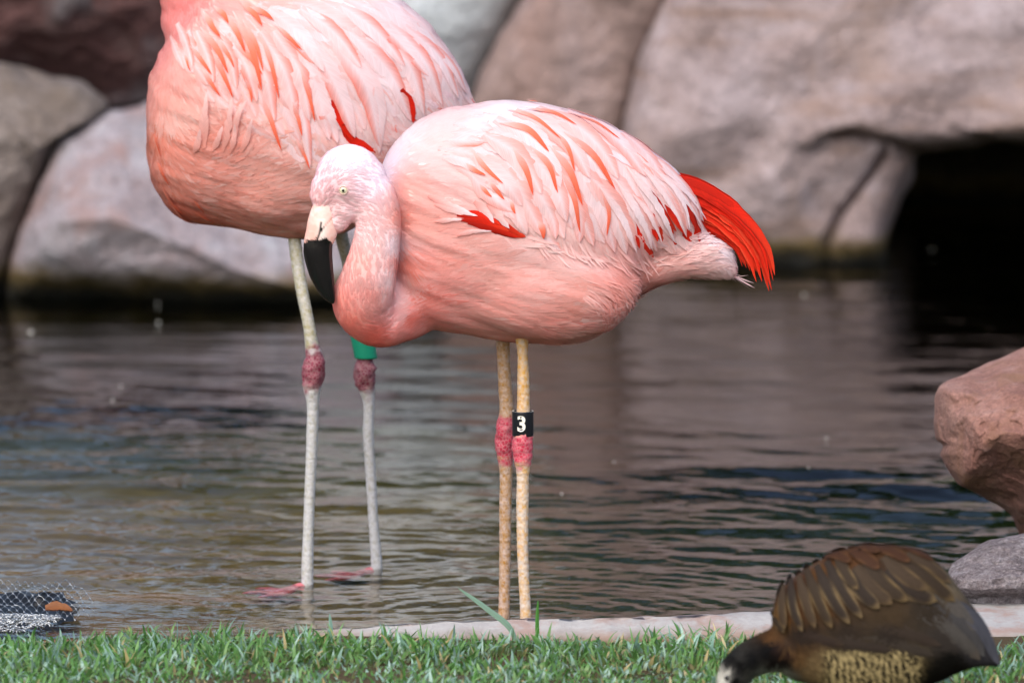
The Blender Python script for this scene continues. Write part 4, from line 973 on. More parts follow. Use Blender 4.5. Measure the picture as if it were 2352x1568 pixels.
long2 = [((330, 150), (390, 270), (430, 430), 60), ((290, 230), (330, 330), (380, 440), 50), ((450, 200), (520, 350), (560, 520), 75), ((560, 180), (650, 330), (700, 560), 85), ((640, 220), (760, 420), (830, 640), 90), ((760, 260), (880, 480), (940, 760), 95), ((850, 200), (1000, 450), (1080, 760), 105), ((930, 200), (1080, 420), (1160, 760), 105), ((1000, 420), (1110, 700), (1160, 1050), 70),
         ((1100, 300), (1200, 550), (1280, 880), 110), ((1200, 300), (1330, 560), (1440, 860), 115), ((1180, 480), (1260, 700), (1330, 900), 100), ((1300, 250), (1500, 520), (1600, 930), 125), ((1450, 350), (1570, 600), (1590, 960), 100), ((1400, 200), (1650, 450), (1790, 760), 110), ((1500, 150), (1780, 420), (1870, 720), 110), ((1650, 150), (1880, 400), (1980, 660), 105),
         ((1750, 170), (1960, 360), (2080, 610), 95), ((1870, 250), (2030, 400), (2130, 590), 80), ((1500, 80), (1700, 250), (1900, 480), 100), ((1350, 40), (1550, 180), (1750, 420), 105), ((1100, 60), (1300, 200), (1480, 430), 100), ((900, 60), (1100, 220), (1250, 450), 95)]
for k, r in enumerate(long2):
    whit = sstep(600, 1500, r[1][0]); c = lerp(lin('F8C3B7'), WHITE, np.clip(whit * .8 + g.uniform(-.1, .3), 0, 1))
    col = vane(lerp(c, PINK, .3), c, lerp(c, PINK, g.uniform(.1, .6)), edge=lin('F28E7C') if g.random() < .65 else None, e_side=1 if g.random() < .7 else -1, e_w=.05, e_from=.1)
    arr = feather_on(RB, [c1(*p) for p in r[:3]], r[3] * .3662 * 1.18, col, n=20, base=.0018 + .00005 * k, lift=.0014 + .0008 * g.random(), cup=.06, seed=300 + k, tip=1.1, ragged=.05); place(RB, root2, arr, far=far2)
for k, r in enumerate([((1290, 610), (1350, 740), (1425, 880), 60), ((1360, 780), (1440, 880), (1560, 950), 70), ((1390, 840), (1460, 900), (1520, 935), 50), ((1730, 560), (1790, 670), (1805, 770), 60)]):
    arr = feather_on(RB, [c1(*p) for p in r[:3]], r[3] * .3662 * 1.2, vane(DRED, RED, RED, rachis=False) if k < 4 else vane(PINK, lin('F5705C'), RED, rachis=False), base=.0026, lift=.0006, seed=k, root=.4, tip=.9, cup=.05); place(RB, root2, arr, far=far2)
orange2 = [((480, 180), (590, 330), (652, 462), 55), ((560, 50), (630, 110), (655, 155), 50), ((680, 80), (790, 290), (862, 565), 60), ((690, 270), (800, 380), (862, 475), 45), ((855, 220), (925, 420), (968, 622), 42), ((720, 0), (800, 80), (862, 172), 60), ((420, 290), (490, 390), (548, 475), 40), ((490, 440), (560, 540), (602, 602), 36),
           ((550, 320), (625, 480), (682, 612), 45), ((855, 590), (915, 750), (982, 942), 42), ((1050, 640), (1090, 760), (1112, 852), 36), ((1095, 420), (1155, 600), (1192, 762), 36), ((940, 160), (1060, 270), (1112, 322), 36), ((1075, 870), (1125, 970), (1157, 1056), 30), ((755, 490), (785, 560), (798, 640), 30), ((790, 50), (880, 90), (932, 132), 50),
           ((500, 80), (560, 180), (600, 240), 55), ((640, 100), (700, 200), (760, 330), 50), ((600, 250), (650, 350), (690, 430), 36), ((380, 340), (400, 400), (420, 450), 24), ((740, 130), (830, 300), (870, 450), 40),
           ((190, 830), (212, 900), (240, 985), 22), ((212, 1010), (245, 1080), (290, 1155), 36), ((250, 1180), (300, 1260), (375, 1335), 44), ((305, 1285), (380, 1365), (465, 1392), 40), ((420, 1300), (500, 1352), (575, 1382), 32), ((430, 1235), (468, 1285), (505, 1322), 24)]
for k, r in enumerate(orange2):
    low = r[0][1] > 780 and r[0][0] < 500
    col = vane(PALE, lin('F58262'), CORAL, rachis=False, gain=g.uniform(.95, 1.05)) if not low else vane(lin('E89078'), lin('D8684A'), lin('C8502E'), rachis=False)
    arr = feather_on(RB, [c1(*p) for p in r[:3]], r[3] * .3662 * .85, col, base=.0046, lift=.0007, cup=.05, seed=400 + k, tip=.75, root=.15); place(RB, root2, arr, far=far2)
for k, r in enumerate([((500, 930), (500, 760), (530, 582), 70), ((615, 950), (652, 790), (678, 612), 60), ((690, 900), (708, 730), (772, 620), 50), ((735, 950), (772, 840), (802, 742), 50), ((545, 950), (590, 870), (620, 788), 45), ((430, 960), (470, 880), (490, 800), 50), ((660, 960), (690, 860), (700, 760), 40)]):
    arr = feather_on(RB, [c1(*p) for p in r[:3]], r[3] * .3662, vane(lin('EC9F8C'), lin('F4BFB2'), lin('FAD8D0'), rachis=False), base=.003, lift=.012, cup=.1, seed=500 + k, tip=.7, root=.25, ragged=.15); place(RB, root2, arr, far=far2)
gb, _, _ = band(root2, (829, 758), (841, 822), .53, 27, 26, M_green); gb["label"] = "green leg band above the knee"
# the bill and eye above the frame
def bill2(parent):
    r = interp_path(np.array([(360, -585, 26), (320, -570, 30), (285, -545, 30), (262, -505, 29), (258, -455, 24), (272, -415, 14), (282, -400, 3)], float), 60)
    pts = np.array([P(a, b, BY) for a, b, _ in r]); V_, F_ = tube(pts, r[:, 2] * k10, r[:, 2] * k10 * .62, 32)
    q = proj(V_); blk = sstep(-535, -520, q[:, 1])[:, None] * (q[:, 0] < 300)[:, None]
    par(obj("bill", mesh("bill", V_, tri_fix(F_), M_bill, col=lin('F0CFC0') * (1 - blk) + .006 * blk)), parent)
bill2(root2); eye(root2, RB, 388, -606, 8.6)
o = par(obj("far_wing_plumage", far2.mesh("far_wing_plumage", [M_feather])), root2); o["kind"] = "stuff"

# ------------------------------------------------------------------ whistling duck feeding in the grass
DY = -1.05
def d5(x, y): return (1607.8 + x * .3164, 1177.1 + y * .3164)
st = [(530, 760, 900, 60), (560, 620, 1010, 130), (620, 530, 1110, 190), (720, 445, 1200, 240), (860, 360, 1262, 290), (1020, 285, 1300, 320), (1200, 248, 1318, 335), (1400, 246, 1310, 325), (1580, 280, 1270, 290), (1740, 385, 1215, 240), (1880, 560, 1150, 180), (2010, 730, 1110, 120), (2110, 890, 1108, 70), (2172, 1050, 1112, 24)]
torso = loft([(*d5(a, b), d5(0, c)[1], d * .3164) for a, b, c, d in st], DY)
nk = pxtube([(*d5(760, 1020), DY, 66), (*d5(600, 990), DY - .01, 54), (*d5(480, 1015), DY - .02, 46), (*d5(360, 1065), DY - .03, 42), (*d5(280, 1120), DY - .035, 39)], n=50)
kd = (10 + DY) / FPX
hd = [ball(P(*d5(265, 1150), DY - .035), (40 * kd, 30 * kd, 41 * kd)), ball(P(*d5(215, 1215), DY - .035), (30 * kd, 23 * kd, 34 * kd))]
V, F = remeshed([torso, nk] + hd, 0.003, 10)
def dcol(Q, X):
    cx, cy = (Q[:, 0] - 1607.8) / .3164, (Q[:, 1] - 1177.1) / .3164
    cols = [(560, 700, '8A6638'), (560, 900, '6A4826'), (640, 620, '6B4526'), (700, 450, '5A3A22'), (1000, 300, '6A4628'), (1300, 260, '5C3E24'), (1600, 300, '5A4630'), (1750, 450, '8A7A62'), (900, 500, '7A5228'), (1200, 450, '4A3626'), (1300, 650, '57452F'), (1600, 650, '453A2E'), (1000, 880, '40342A'),
            (700, 850, '3A2E26'), (1300, 900, '3E342C'), (1700, 900, '4C443E'), (1900, 800, '5A5452'), (2050, 950, '464448'), (2150, 1080, '424246'), (1800, 1080, '15130F'), (1700, 1180, '14120E'), (1600, 1230, '14120E'), (640, 980, '6E5030'), (570, 1170, 'B4B8A8'), (520, 1190, 'A8AE9C'), (700, 1050, '785A38'), (800, 1100, '8C7450'), (1000, 1150, 'A08A58'), (1300, 1200, '9A8858'), (1500, 1150, '7A6A48'),
            (600, 960, '241410'), (640, 1010, '3A2418'), (560, 960, '0C0A09'), (600, 1060, '1A120E'), (540, 1060, '140C09'), (500, 1000, '0C0A09'), (400, 1050, '080808'), (300, 1100, '080808'), (240, 1060, '0A0A0A'), (270, 1200, '0A0A0A'), (190, 1180, 'E8E6DC'), (160, 1150, 'DCD9CC'), (180, 1260, 'EEECE2')]
    c = idw([(a, b) for a, b, _ in cols], [lin(h) for *_, h in cols], np.stack([cx, cy], -1), 4)
    bar = sstep(930, 1010, cy) * sstep(820, 950, cx) * (1 - sstep(1500, 1620, cx)) * (cy > 900)
    s_ = np.sin(cx / 7.5 + 2 * vnoise(np.stack([cx / 90, cy / 60, cx * 0], -1), 5)) * .5 + .5
    lo = np.array([lin('1C1610')]); hi = np.array([lin('B09E70')])
    c = c * .5 * (1 + .0 * cx)[:, None]; c = np.where((cx < 260)[:, None] & (cy > 1115)[:, None] & (c.mean(1) > .3)[:, None], c / .72, c)
    return c * (1 - bar)[:, None] + bar[:, None] * (lo * (1 - s_)[:, None] + hi * s_[:, None])
dflow = [(*d5(a, b), c, d) for a, b, c, d in [(560, 700, 0, 1), (600, 600, .2, 1), (700, 600, .3, 1), (800, 450, .6, .9), (900, 600, .4, 1), (1000, 300, 1, .1), (1050, 500, .6, .9), (1200, 350, 1, .4), (1300, 550, .8, .7), (1400, 280, 1, .2), (1500, 500, .9, .6), (1650, 400, .9, .6), (1750, 600, .8, .7), (1900, 700, .7, 1), (2050, 900, .5, 1), (800, 900, 1, .3), (1200, 900, 1, .2), (1600, 950, 1, .4), (700, 1100, .6, .8), (1000, 1150, .5, .8), (1400, 1180, .6, .6), (500, 950, -1, .4), (350, 1050, -1, .7), (280, 1150, -.5, 1)]]
DB = Bird(V, F, DY, [(0, 0, 'FFFFFF'), (1, 1, 'FFFFFF')], dflow); DB.color = lambda X: dcol(DB.q(X), X)
root3 = empty("duck", (P(1900, 1500, DY)[0], DY, 0.035), "brown whistling duck with head down feeding in the grass at lower right", "duck")
acc = Acc(); acc.add(V, F, np.clip(DB.color(V), 0, 1))
def dlegs():
    for dx, dy in ((1905, -0.03), (1965, 0.04)):
        top = P(dx, 1560, DY + dy); bot = np.array([top[0] + .01, DY + dy, .037]); pts = interp_path(np.array([top, (top + bot) / 2 + [.006, 0, 0], bot]), 20)
        V_, F_ = tube(pts, .006, seg=12, up=(0, 1, 0)); acc.add(V_, quad(V_, F_)[1], lin('3C4248'), mi=1)
        for V_, F_ in foot(bot, .055, None, math.pi): acc.add(V_, quad(V_, F_)[1], lin('3C4248'), mi=1)
dlegs()
par(obj("body", bodymesh(acc)), root3)
ac = Acc()
ac.add(*DB.fluff(16000, lambda Q, X: np.where(Q[:, 0] < d5(560, 0)[0], .009, np.where(Q[:, 1] > d5(0, 980)[1], .009, .018)), 0.0040, 0.0012, seed=71, jit=.08, pale=0, dirjit=.12))
o = par(obj("plumage", ac.mesh("plumage", [M_duckf])), root3); o["kind"] = "stuff"
far3 = Acc(); g = np.random.default_rng(77)
def dv(body_c, edge_c, w_=.45):
    b_, e_ = lin(body_c), lin(edge_c)
    return lambda t, s: lerp(b_ * (1.1 - .2 * abs(s)), e_, float(.75 * max(sstep(w_, 1.0, abs(s)) * sstep(.15, .5, t) * (.55 + .45 * math.sin(t * 9 + s * 2)), .8 * sstep(.84, 1.0, t))))
bigd = [((560, 760), (590, 800), (640, 860), 60), ((640, 520), (620, 660), (640, 840), 80), ((680, 500), (690, 680), (760, 855), 80), ((730, 450), (770, 620), (850, 830), 85), ((790, 430), (850, 600), (965, 830), 90), ((860, 400), (950, 600), (1090, 800), 95), ((930, 370), (1030, 560), (1180, 760), 100), ((1000, 330), (1060, 450), (1150, 560), 95),
        ((1050, 420), (1180, 580), (1300, 690), 130), ((1130, 400), (1260, 560), (1390, 660), 140), ((1200, 360), (1330, 520), (1500, 640), 130), ((1350, 420), (1520, 560), (1710, 640), 150), ((1330, 330), (1480, 460), (1640, 560), 130), ((1450, 350), (1650, 480), (1840, 645), 140), ((1500, 300), (1680, 400), (1810, 520), 120), ((1100, 300), (1200, 340), (1300, 420), 110),
        ((1250, 260), (1400, 300), (1520, 370), 110), ((1400, 250), (1560, 290), (1680, 360), 100), ((900, 350), (1000, 330), (1100, 380), 90), ((1050, 280), (1180, 270), (1300, 310), 90)]
bigd.sort(key=lambda r: -r[2][0])
for k, r in enumerate(bigd):
    up = r[2][1] < 450
    arr = feather_on(DB, [d5(*p) for p in r[:3]], r[3] * .3164, dv(['32281E', '3C3024', '2C241E'][k % 3] if not up else '3A2416', ['7E6844', '6E5A3C', '8A7450'][k % 3] if not up else '5E4026'), base=.0025 + .00035 * k, lift=.002, cup=.16, seed=600 + k, tip=2.0, root=.5); place(DB, root3, arr, "back_feather", far=far3)
for k, r in enumerate([((1000, 800), (1400, 850), (1750, 960), 130), ((900, 860), (1300, 930), (1700, 1030), 130), ((1500, 700), (1800, 830), (2030, 1060), 170), ((1600, 640), (1900, 800), (2060, 1040), 150), ((1750, 600), (2010, 800), (2165, 1105), 130), ((700, 860), (1000, 930), (1400, 1000), 120), ((620, 800), (780, 880), (1050, 960), 100), ((1650, 560), (1850, 680), (2000, 860), 120)]):
    arr = feather_on(DB, [d5(*p) for p in r[:3]], r[3] * .3164, dv(['362D26', '39322B', '4A4642', '403E3E', '44444A', '322A24', '302620', '4E4944'][k], ['40362E', '403830', '5C5146', '52504E', '4E4E56', '382F27', '403426', '5A5550'][k], .6), base=.0014, lift=.0015, cup=.1, seed=700 + k, tip=1.8, root=.6); place(DB, root3, arr, "flight_feather", far=far3)
o = par(obj("far_wing_plumage", far3.mesh("far_wing_plumage", [M_feather])), root3); o["kind"] = "stuff"
hp, hn = DB.hit(*d5(197, 1196)); V_, F_ = ball(hp, (.0042, .0042, .0042), 12); par(obj("eye", mesh("eye", V_, tri_fix(F_), M_eye, col=np.full((len(V_), 3), .006))), root3)
r_ = np.array([(*d5(205, 1250), 15), (*d5(170, 1290), 13), (*d5(140, 1330), 11), (*d5(120, 1350), 7)]); pts = np.array([P(a, b, DY - .035) for a, b, _ in r_])
V_, F_ = tube(interp_path(pts, 16), np.interp(np.linspace(0, 3, 16), range(4), r_[:, 2] * kd), seg=16); par(obj("bill", mesh("bill", V_, tri_fix(F_), M_bill, col=np.full((len(V_), 3), .012))), root3)

# ------------------------------------------------------------------ stone curb
M_curb = NT("curb_stone"); m = M_curb
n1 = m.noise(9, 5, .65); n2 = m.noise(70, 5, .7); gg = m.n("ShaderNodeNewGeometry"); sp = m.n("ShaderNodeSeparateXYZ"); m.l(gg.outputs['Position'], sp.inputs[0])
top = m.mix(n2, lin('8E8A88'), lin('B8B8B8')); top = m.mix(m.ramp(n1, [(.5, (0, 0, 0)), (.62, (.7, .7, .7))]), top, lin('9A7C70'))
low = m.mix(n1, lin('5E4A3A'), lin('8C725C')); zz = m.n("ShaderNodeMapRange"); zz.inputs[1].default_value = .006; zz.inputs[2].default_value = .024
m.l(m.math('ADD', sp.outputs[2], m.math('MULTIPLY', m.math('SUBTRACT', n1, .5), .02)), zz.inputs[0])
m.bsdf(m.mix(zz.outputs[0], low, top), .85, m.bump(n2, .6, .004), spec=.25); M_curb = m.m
xs = np.linspace(-.75, 2.2, 420); pxs = 1176 + xs * 1480
zt = .003 + .027 * sstep(-.42, -.12, xs)
bk = np.interp(pxs, [100, 600, 850, 1100, 1400, 1650, 1760, 2000, 2200, 2352, 3000], [1466, 1455, 1436, 1421, 1416, 1408, 1402, 1392, 1382, 1376, 1374])
yb = np.array([G(a, b, z)[1] for a, b, z in zip(pxs, bk, zt)]) + .006 * vnoise(np.stack([xs * 14, xs * 0, xs * 0], -1), 3)
wd = np.interp(xs, [-.75, -.2, .3, .7, 1.0, 2.2], [.07, .075, .10, .26, .36, .40])
prof_c = [(0, -.12, 0), (0, -.006, 0), (.010, 0, 0), (.03, .002, 0), (.3, .002, 1), (.45, .001, 1), (.6, -.004, 1), (.8, -.010, 1), (1.0, -.016, 1), (1.0, -.08, 1)]
V = []
for f_, dz, rel in prof_c:
    off = f_ * wd if rel or f_ == 0 else np.full_like(wd, f_)
    q = np.stack([xs * 30, yb * 30 - off * 40, xs * 0], -1)
    V.append(np.stack([xs, yb - off + (.002 * vnoise(q, 8) if rel else 0), zt + dz + .0022 * fbm(q, 4, 3)], -1))
V = np.array(V); V = np.concatenate([V[:1], V], 0).reshape(-1, 3)[len(xs):]
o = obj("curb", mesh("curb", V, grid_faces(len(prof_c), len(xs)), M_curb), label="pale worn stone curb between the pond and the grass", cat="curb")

# right bank stones
M_red = rock_mat("reddish_pink_rock", '8A5F54', 'B08478', 'CDAAA2', 5.0, 0.012, algae=False, stain='A87E68', fine=150)
cr_lo = [(2140, 1060), (2180, 1075), (2215, 1095), (2250, 1050), (2290, 1015), (2330, 1030), (2360, 1050), (2440, 1080), (2700, 1100)]
cr_up = [(2140, 900), (2180, 893), (2230, 905), (2260, 925), (2300, 900), (2360, 905), (2500, 940)]
_g = np.random.default_rng(19); FAC = [(_g.uniform(-190, 200), _g.uniform(-150, 120), _g.normal(0, 4.2e-4), _g.normal(0, 4.2e-4)) for _ in range(30)]
def prof_red(x, y):
    lo, up = seg(cr_lo, x), seg(cr_up, x); d = (y - lo) / 1450.0; u = (up - y) / 1450.0
    notch = np.exp(-((x - 2196) / 20) ** 2 - ((y - 1005) / 14) ** 2) * .014 + np.exp(-((x - 2215) / 26) ** 2 - ((y - 925) / 20) ** 2) * .030
    fc = np.min([-.9e-6 * (sx * sx + sy * sy) - (1.8e-6 * sx + jx) * (x - 2330 - sx) - (1.8e-6 * sy + jy) * (y - 1000 - sy) for sx, sy, jx, jy in FAC], axis=0)
    return np.where(d > 0, -1.15 * d, 0) + np.where(u > 0, -2.3 * u, 0) + .05 - notch + fc
boulder("bank_boulder", [(2150, 905), (2158, 888), (2180, 874), (2215, 862), (2270, 835), (2300, 824), (2352, 800), (2460, 780), (2620, 850), (2660, 1100), (2640, 1480), (2430, 1490), (2385, 1330), (2348, 1240), (2322, 1185), (2290, 1160), (2235, 1126), (2200, 1112), (2178, 1082), (2160, 1045), (2168, 1022), (2150, 1008), (2143, 970), (2147, 925)],
        .32, .07, .35, M_red, "reddish pink boulder jutting over the water at the right edge", 33, center=(2380, 1050), n=300, rings=140, facet=.0, grit=.0012, amp=.022, freq=7.0, fine=.0035, prof=prof_red, rough=2.5, e=7)
M_gran = rock_mat("coarse_granite", '4E4444', 'A2979A', 'D8D2D6', 40, .012, algae=False, fine=190)
boulder("granite_stone", [(2172, 1320), (2186, 1296), (2215, 1272), (2250, 1250), (2280, 1238), (2352, 1228), (2450, 1236), (2510, 1290), (2510, 1370), (2470, 1425), (2352, 1432), (2260, 1428), (2200, 1400), (2180, 1355)],
        .02, .07, .1, M_gran, "small rough speckled granite stone lying on the pale curb at right", 36, center=(2340, 1310), n=220, rings=80, amp=.012, freq=14, fine=.007, rough=4.5, facet=.012, grit=.003,
        prof=lambda x, y: np.where(y > 1350, -np.minimum(y - 1350, 22) / 620., 0) + np.where(y < 1325, -(1325 - y) / 700., 0), e=5)

# ------------------------------------------------------------------ grass
def blades(n, xr, yr, hr, wr, seed, zf, yfront=None):
    g = np.random.default_rng(seed); x = g.uniform(*xr, n); y = g.uniform(*yr, n) if not callable(yr) else yr(g, n, x)
    k = vnoise(np.stack([x * 9, y * 9, x * 0 + 4], -1), 77) > np.where(x > .6, -2, -.62 - .2 * g.random(n)); x, y = x[k], y[k]; n = len(x)
    if yfront is not None:
        k = y < yfront(x); x, y = x[k], y[k]; n = len(x)
    cl = vnoise(np.stack([x * 14, y * 14, x * 0], -1), seed)
    h = g.uniform(*hr, n) * (1 + .3 * cl + .55 * vnoise(np.stack([x * 6, y * 6, x * 0 + 9], -1), seed + 1)); wv = g.uniform(*wr, n); a = g.uniform(0, 2 * np.pi, n); bend = g.uniform(.5, 2.7, n)
    tw = a + g.normal(0, .8, n); t = np.linspace(0, 1, 5); wp = np.array([.75, 1, .85, .55, .04])
    z0 = zf(x, y); V = np.empty((n, 5, 2, 3)); U = np.zeros((n, 5, 2, 2))
    for i in range(5):
        th = bend * t[i]; rr = h * np.where(bend > .01, (1 - np.cos(th)) / bend, 0); zz_ = h * np.sin(th) / bend
        c = np.stack([x + rr * np.cos(a), y + rr * np.sin(a), z0 + zz_ - .004], -1); s_ = np.stack([-np.sin(tw), np.cos(tw), 0 * x], -1) * (wv * wp[i] / 2)[:, None]
        V[:, i, 0] = c - s_; V[:, i, 1] = c + s_; U[:, i, :, 0] = t[i]; U[:, i, 0, 1] = -1; U[:, i, 1, 1] = 1
    hue = g.random(n)[:, None]; c = lerp(lin('4A7A34'), lin('6F9A58'), hue); bl = (g.random(n) < .3)[:, None]; c = np.where(bl, lerp(lin('7AA08E'), lin('A2C0B2'), hue), c); dry = (g.random(n) < .06)[:, None]
    c = np.where(dry, lerp(lin('9A8A58'), lin('B8AC80'), hue), c) * (1 + .2 * cl)[:, None]
    F = (np.arange(n)[:, None, None] * 10 + np.array([[2 * i, 2 * i + 1, 2 * i + 3, 2 * i + 2] for i in range(4)])[None]).reshape(-1, 4)
    return V.reshape(-1, 3), F, np.repeat(c, 10, 0), U.reshape(-1, 2)
m = NT("grass_blade"); at = m.n("ShaderNodeAttribute", attribute_name="Col"); v = m.n("ShaderNodeAttribute", attribute_name="vane"); sp = m.n("ShaderNodeSeparateXYZ"); m.l(v.outputs['Vector'], sp.inputs[0])
c = m.mix(m.ramp(sp.outputs[0], [(0, (1, 1, 1)), (.5, (0, 0, 0))]), at.outputs[0], lin('8A9060')); b = m.bsdf(c, .42, spec=.5, out=False)
t_ = m.n("ShaderNodeBsdfTranslucent"); m.l(c, t_.inputs[0]); mx = m.n("ShaderNodeMixShader"); mx.inputs[0].default_value = .3; m.l(b.outputs[0], mx.inputs[1]); m.l(t_.outputs[0], mx.inputs[2]); m.l(mx.outputs[0], m.out.inputs[0]); M_grass = m.m
yfr = lambda x: -.012 + np.interp(x, [-1.2, -.6, -.2, .3, .62, .8, 1.2], [-.33, -.35, -.385, -.385, -.40, -.48, -.51]) + .02 * vnoise(np.stack([x * 22, x * 0, x * 0], -1), 2)
ac = Acc()
ac.add(*blades(46000, (-1.15, 1.2), (-1.3, -.2), (.014, .038), (.0030, .0070), 81, lambda x, y: np.full_like(x, .03), yfr))
ac.add(*blades(3500, (-1.15, 1.2), lambda g, n, x: yfr(x) - np.abs(g.normal(0, .03, n)), (.010, .036), (.003, .0055), 82, lambda x, y: np.full_like(x, .012), lambda x: yfr(x) + .01))
ac.add(*blades(22000, (-2.4, 2.4), (-3.0, -.2), (.018, .05), (.003, .007), 83, lambda x, y: np.full_like(x, .035), lambda x: np.where(np.abs(x) < 1.15, -1.25, -.42)))
obj("grass", ac.mesh("grass", [M_grass]), kind="stuff")
def lone(path, wpx, Yb, label, hexc, name="grass_blade"):
    p = interp_path(np.array(path, float), 14); X = np.array([P(a, b, Yb) for a, b in p]); k = (10 + Yb) / FPX
    V_, F_, C_, U_ = ribbon(X, np.repeat([[0.2, -1, .4]], 14, 0), wpx * k, lambda t, s: lin(hexc) * (1 - .15 * (abs(s) < .1)), base=0, lift=0, cup=.3, tip=1.2, root=.6)
    U_[:, 0] = .9
    obj(name, mesh(name, V_, F_, M_grass, col=C_, uv=U_), label=label, cat="grass blade")
lone([(1188, 1490), (1176, 1448), (1120, 1398), (1050, 1348)], 15, -.34, "long pale green grass blade leaning left over the curb", '7FA08A')
lone([(1236, 1480), (1234, 1420), (1236, 1376)], 10, -.34, "upright green grass blade beside the front flamingo legs", '4F8A3A')
lone([(758, 1475), (760, 1440), (757, 1408)], 11, -.32, "short upright bluish grass blade below the rear flamingo feet", '8AB0A0')
lone([(528, 1500), (500, 1475), (560, 1465), (634, 1480)], 4, -.32, "thin dry straw lying across the grass edge", 'B8A888', "straw")

# ------------------------------------------------------------------ wire netting with a leaf
M_wire = NT("galvanised_wire"); m = M_wire; bb = m.bsdf(m.mix(m.noise(200, 3), (.30, .32, .33), (.62, .65, .67)), .32); bb.inputs['Metallic'].default_value = .85; M_wire = m.m
root4 = empty("wire_netting", tuple(G(60, 1430) * [1, 1, 0]), "crumpled galvanised wire netting at the left edge of the shallow water", "netting")
def netpt(px, py): 
    Yv = np.interp(py, [1325, 1360, 1400, 1450], [.17, .10, .02, -.10]) + .012 * vnoise(np.array([px / 30., py / 14., 0]), 4); return P(px + 5 * vnoise(np.array([px / 22., py / 14., 7.]), 9), py + 6 * vnoise(np.array([px / 30., py / 20., 2.]), 6), Yv)
def netok(px, py): return px < 212 - ((py - 1395) / 11.) ** 2 * (1.2 if py < 1395 else 5.5) + 4 and py < 1450
acn = Acc()
cx_, cy_ = 18.5, 9.2; 
for j in range(0, 15):
    for i in range(-4, 14):
        x0 = i * cx_ + (j % 2) * cx_ / 2; y0 = 1326 + j * cy_ + .04 * x0 + 4
        for sx in (-1, 1):
            x1, y1 = x0 + sx * cx_ / 2, y0 + cy_
            if not (netok(x0, y0) and netok(x1, y1)): continue
            a, b_ = netpt(x0, y0), netpt(x1, y1); mid = (a + b_) / 2 + [0, 0, .0015]
            V_, F_ = tube(interp_path(np.array([a, mid, b_]), 7), np.array([1, .8, .3, .22, .22, .5, 1]) * (.0013 if sx > 0 else .0009), seg=5); acn.add(V_, quad(V_, F_)[1])
o = par(obj("wire_mesh", mesh("wire_mesh", np.concatenate(acn.V), tri_fix(np.concatenate(acn.F)), M_wire)), root4); o["kind"] = "stuff"
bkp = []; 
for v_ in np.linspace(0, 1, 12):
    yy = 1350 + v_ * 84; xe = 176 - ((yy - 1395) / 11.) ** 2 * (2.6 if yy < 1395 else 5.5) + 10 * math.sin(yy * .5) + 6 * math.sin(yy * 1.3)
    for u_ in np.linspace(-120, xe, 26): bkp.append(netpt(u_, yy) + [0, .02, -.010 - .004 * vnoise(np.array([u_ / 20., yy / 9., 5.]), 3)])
M_netshade = flat_mat("netting_shade_black", '15171A', .35)  # near-black sheet added below the wires, painting in the shade behind the holes
par(obj("netting_shade", mesh("netting_shade", np.array(bkp), grid_faces(12, 26), M_netshade)), root4)
acn = Acc(); g = np.random.default_rng(91)
for k in range(520):
    x0 = g.uniform(-60, 130); y0 = 1412 + abs(g.normal(0, 16)) + max(0, x0) * .02
    if y0 > 1455 or x0 > 150 - (y0 - 1412) * 2.0: continue
    a = P(x0, y0, np.interp(y0, [1400, 1455], [-.05, -.2]) + g.normal(0, .006)); an = g.uniform(-.5, .5) + (math.pi if g.random() < .5 else 0); L = g.uniform(.006, .012)
    pts = a + np.array([[0, 0, 0], [math.cos(an) * L / 2, g.normal(0, .004), L * .28], [math.cos(an) * L, g.normal(0, .006), math.sin(an) * L * .7]])
    V_, F_ = tube(interp_path(pts, 6), .0011, seg=5); acn.add(V_, quad(V_, F_)[1])
o = par(obj("crumpled_wire", mesh("crumpled_wire", np.concatenate(acn.V), tri_fix(np.concatenate(acn.F)), M_wire)), root4); o["kind"] = "stuff"
m = NT("dead_leaf"); n1 = m.noise(120, 4); m.bsdf(m.mix(n1, lin('5A3420'), lin('8E5A30')), .6, m.bump(n1, .4, .002)); M_dleaf = m.m
lp = interp_path(np.array([(104, 1402), (120, 1400), (145, 1402), (166, 1409)], float), 16); X_ = np.array([P(a, b, .0) for a, b in lp]); X_[:, 2] += .004
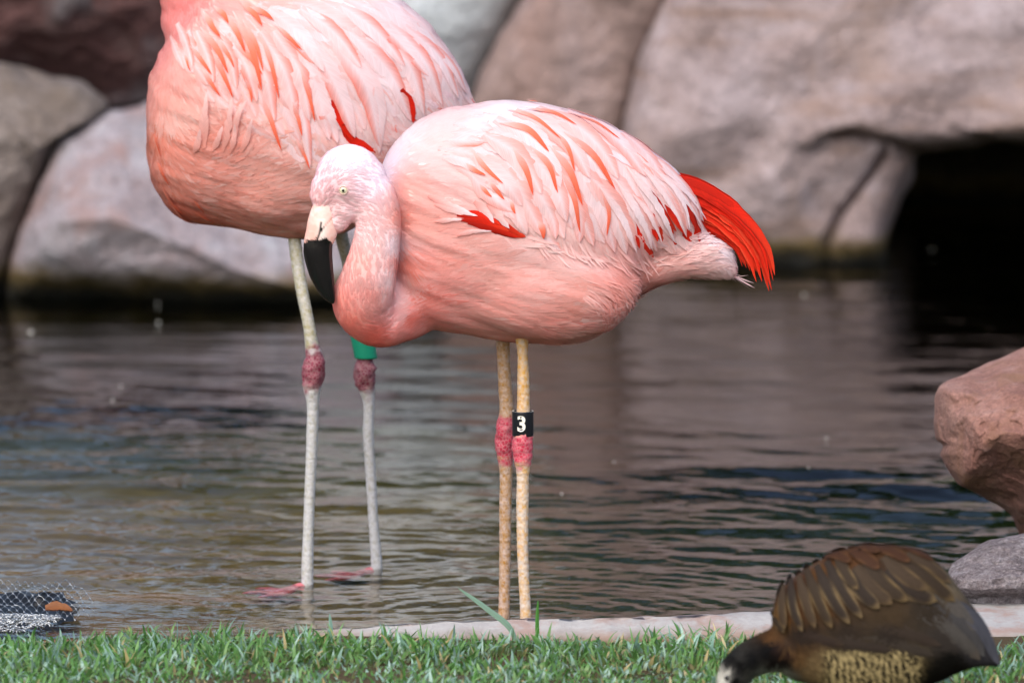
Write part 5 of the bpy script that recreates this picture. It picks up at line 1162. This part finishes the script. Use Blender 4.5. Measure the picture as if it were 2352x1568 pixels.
V_, F_, C_, U_ = ribbon(X_, np.repeat([[0, -.65, 1.]], 16, 0), .022, lambda t, s: (1, 1, 1), base=0, lift=.002, cup=-.3, tip=1.0, root=.5, m_=9, ragged=.12, seed=4)
V2_ = V_ - [0, 0, .0012]
obj("fallen_leaf", mesh("fallen_leaf", np.vstack([V_, V2_]), np.vstack([F_, F_[:, ::-1] + len(V_)]), M_dleaf), label="orange brown dead leaf caught on the wire netting", cat="leaf")

# ------------------------------------------------------------------ floating bits of down and a dropping on the slab
M_fleck = flat_mat("white_down", 'F4F4EC', .6)
def fleck(c, s, label, seed):
    g = np.random.default_rng(seed); a = Acc()
    for k in range(5):
        d = np.array([g.normal(), g.normal() * .7, abs(g.normal()) * .7 + .1]); d /= np.linalg.norm(d); t = np.linspace(0, 1, 5)[:, None]
        p = np.asarray(c) + d * s * t + np.array([0, 0, .25 * s]) * np.sin(t * 3.1); V_, F_ = tube(p, s * .16 * (1.05 - t[:, 0]), seg=6, up=(.3, .2, 1)); a.add(V_, quad(V_, F_)[1])
    obj("down_fluff", mesh("down_fluff", np.concatenate(a.V), tri_fix(np.concatenate(a.F)), M_fleck), label=label, cat="down fluff", group="bits of white down on the water")
for k, (x, y, s, t_) in enumerate([(70, 766, .013, "white down fluff on dark water at far left below the slab boulder"), (363, 743, .010, "white down fluff on the water below the undercut of the slab boulder"), (277, 888, .008, "upper of two white down bits close together left of the rear flamingo"),
                                  (260, 920, .008, "lower of two white down bits close together left of the rear flamingo"), (1845, 680, .011, "white down fluff on the water just right of the red tail feathers"), (1290, 1136, .007, "white down fluff on the water right of the front flamingo legs"),
                                  (1898, 1007, .007, "small bluish white bit on the water above the duck"), (1857, 1076, .007, "white down bit on the water between the duck and the small bluish bit"), (1411, 1062, .006, "tiny white bit on the water right of the numbered leg band"), (2140, 575, .009, "white down fluff floating at the dark cave mouth"), (362, 700, .009, "white down fluff right under the wet edge of the slab boulder")]):
    fleck(G(x, y, .003), s * .6, t_, 800 + k)
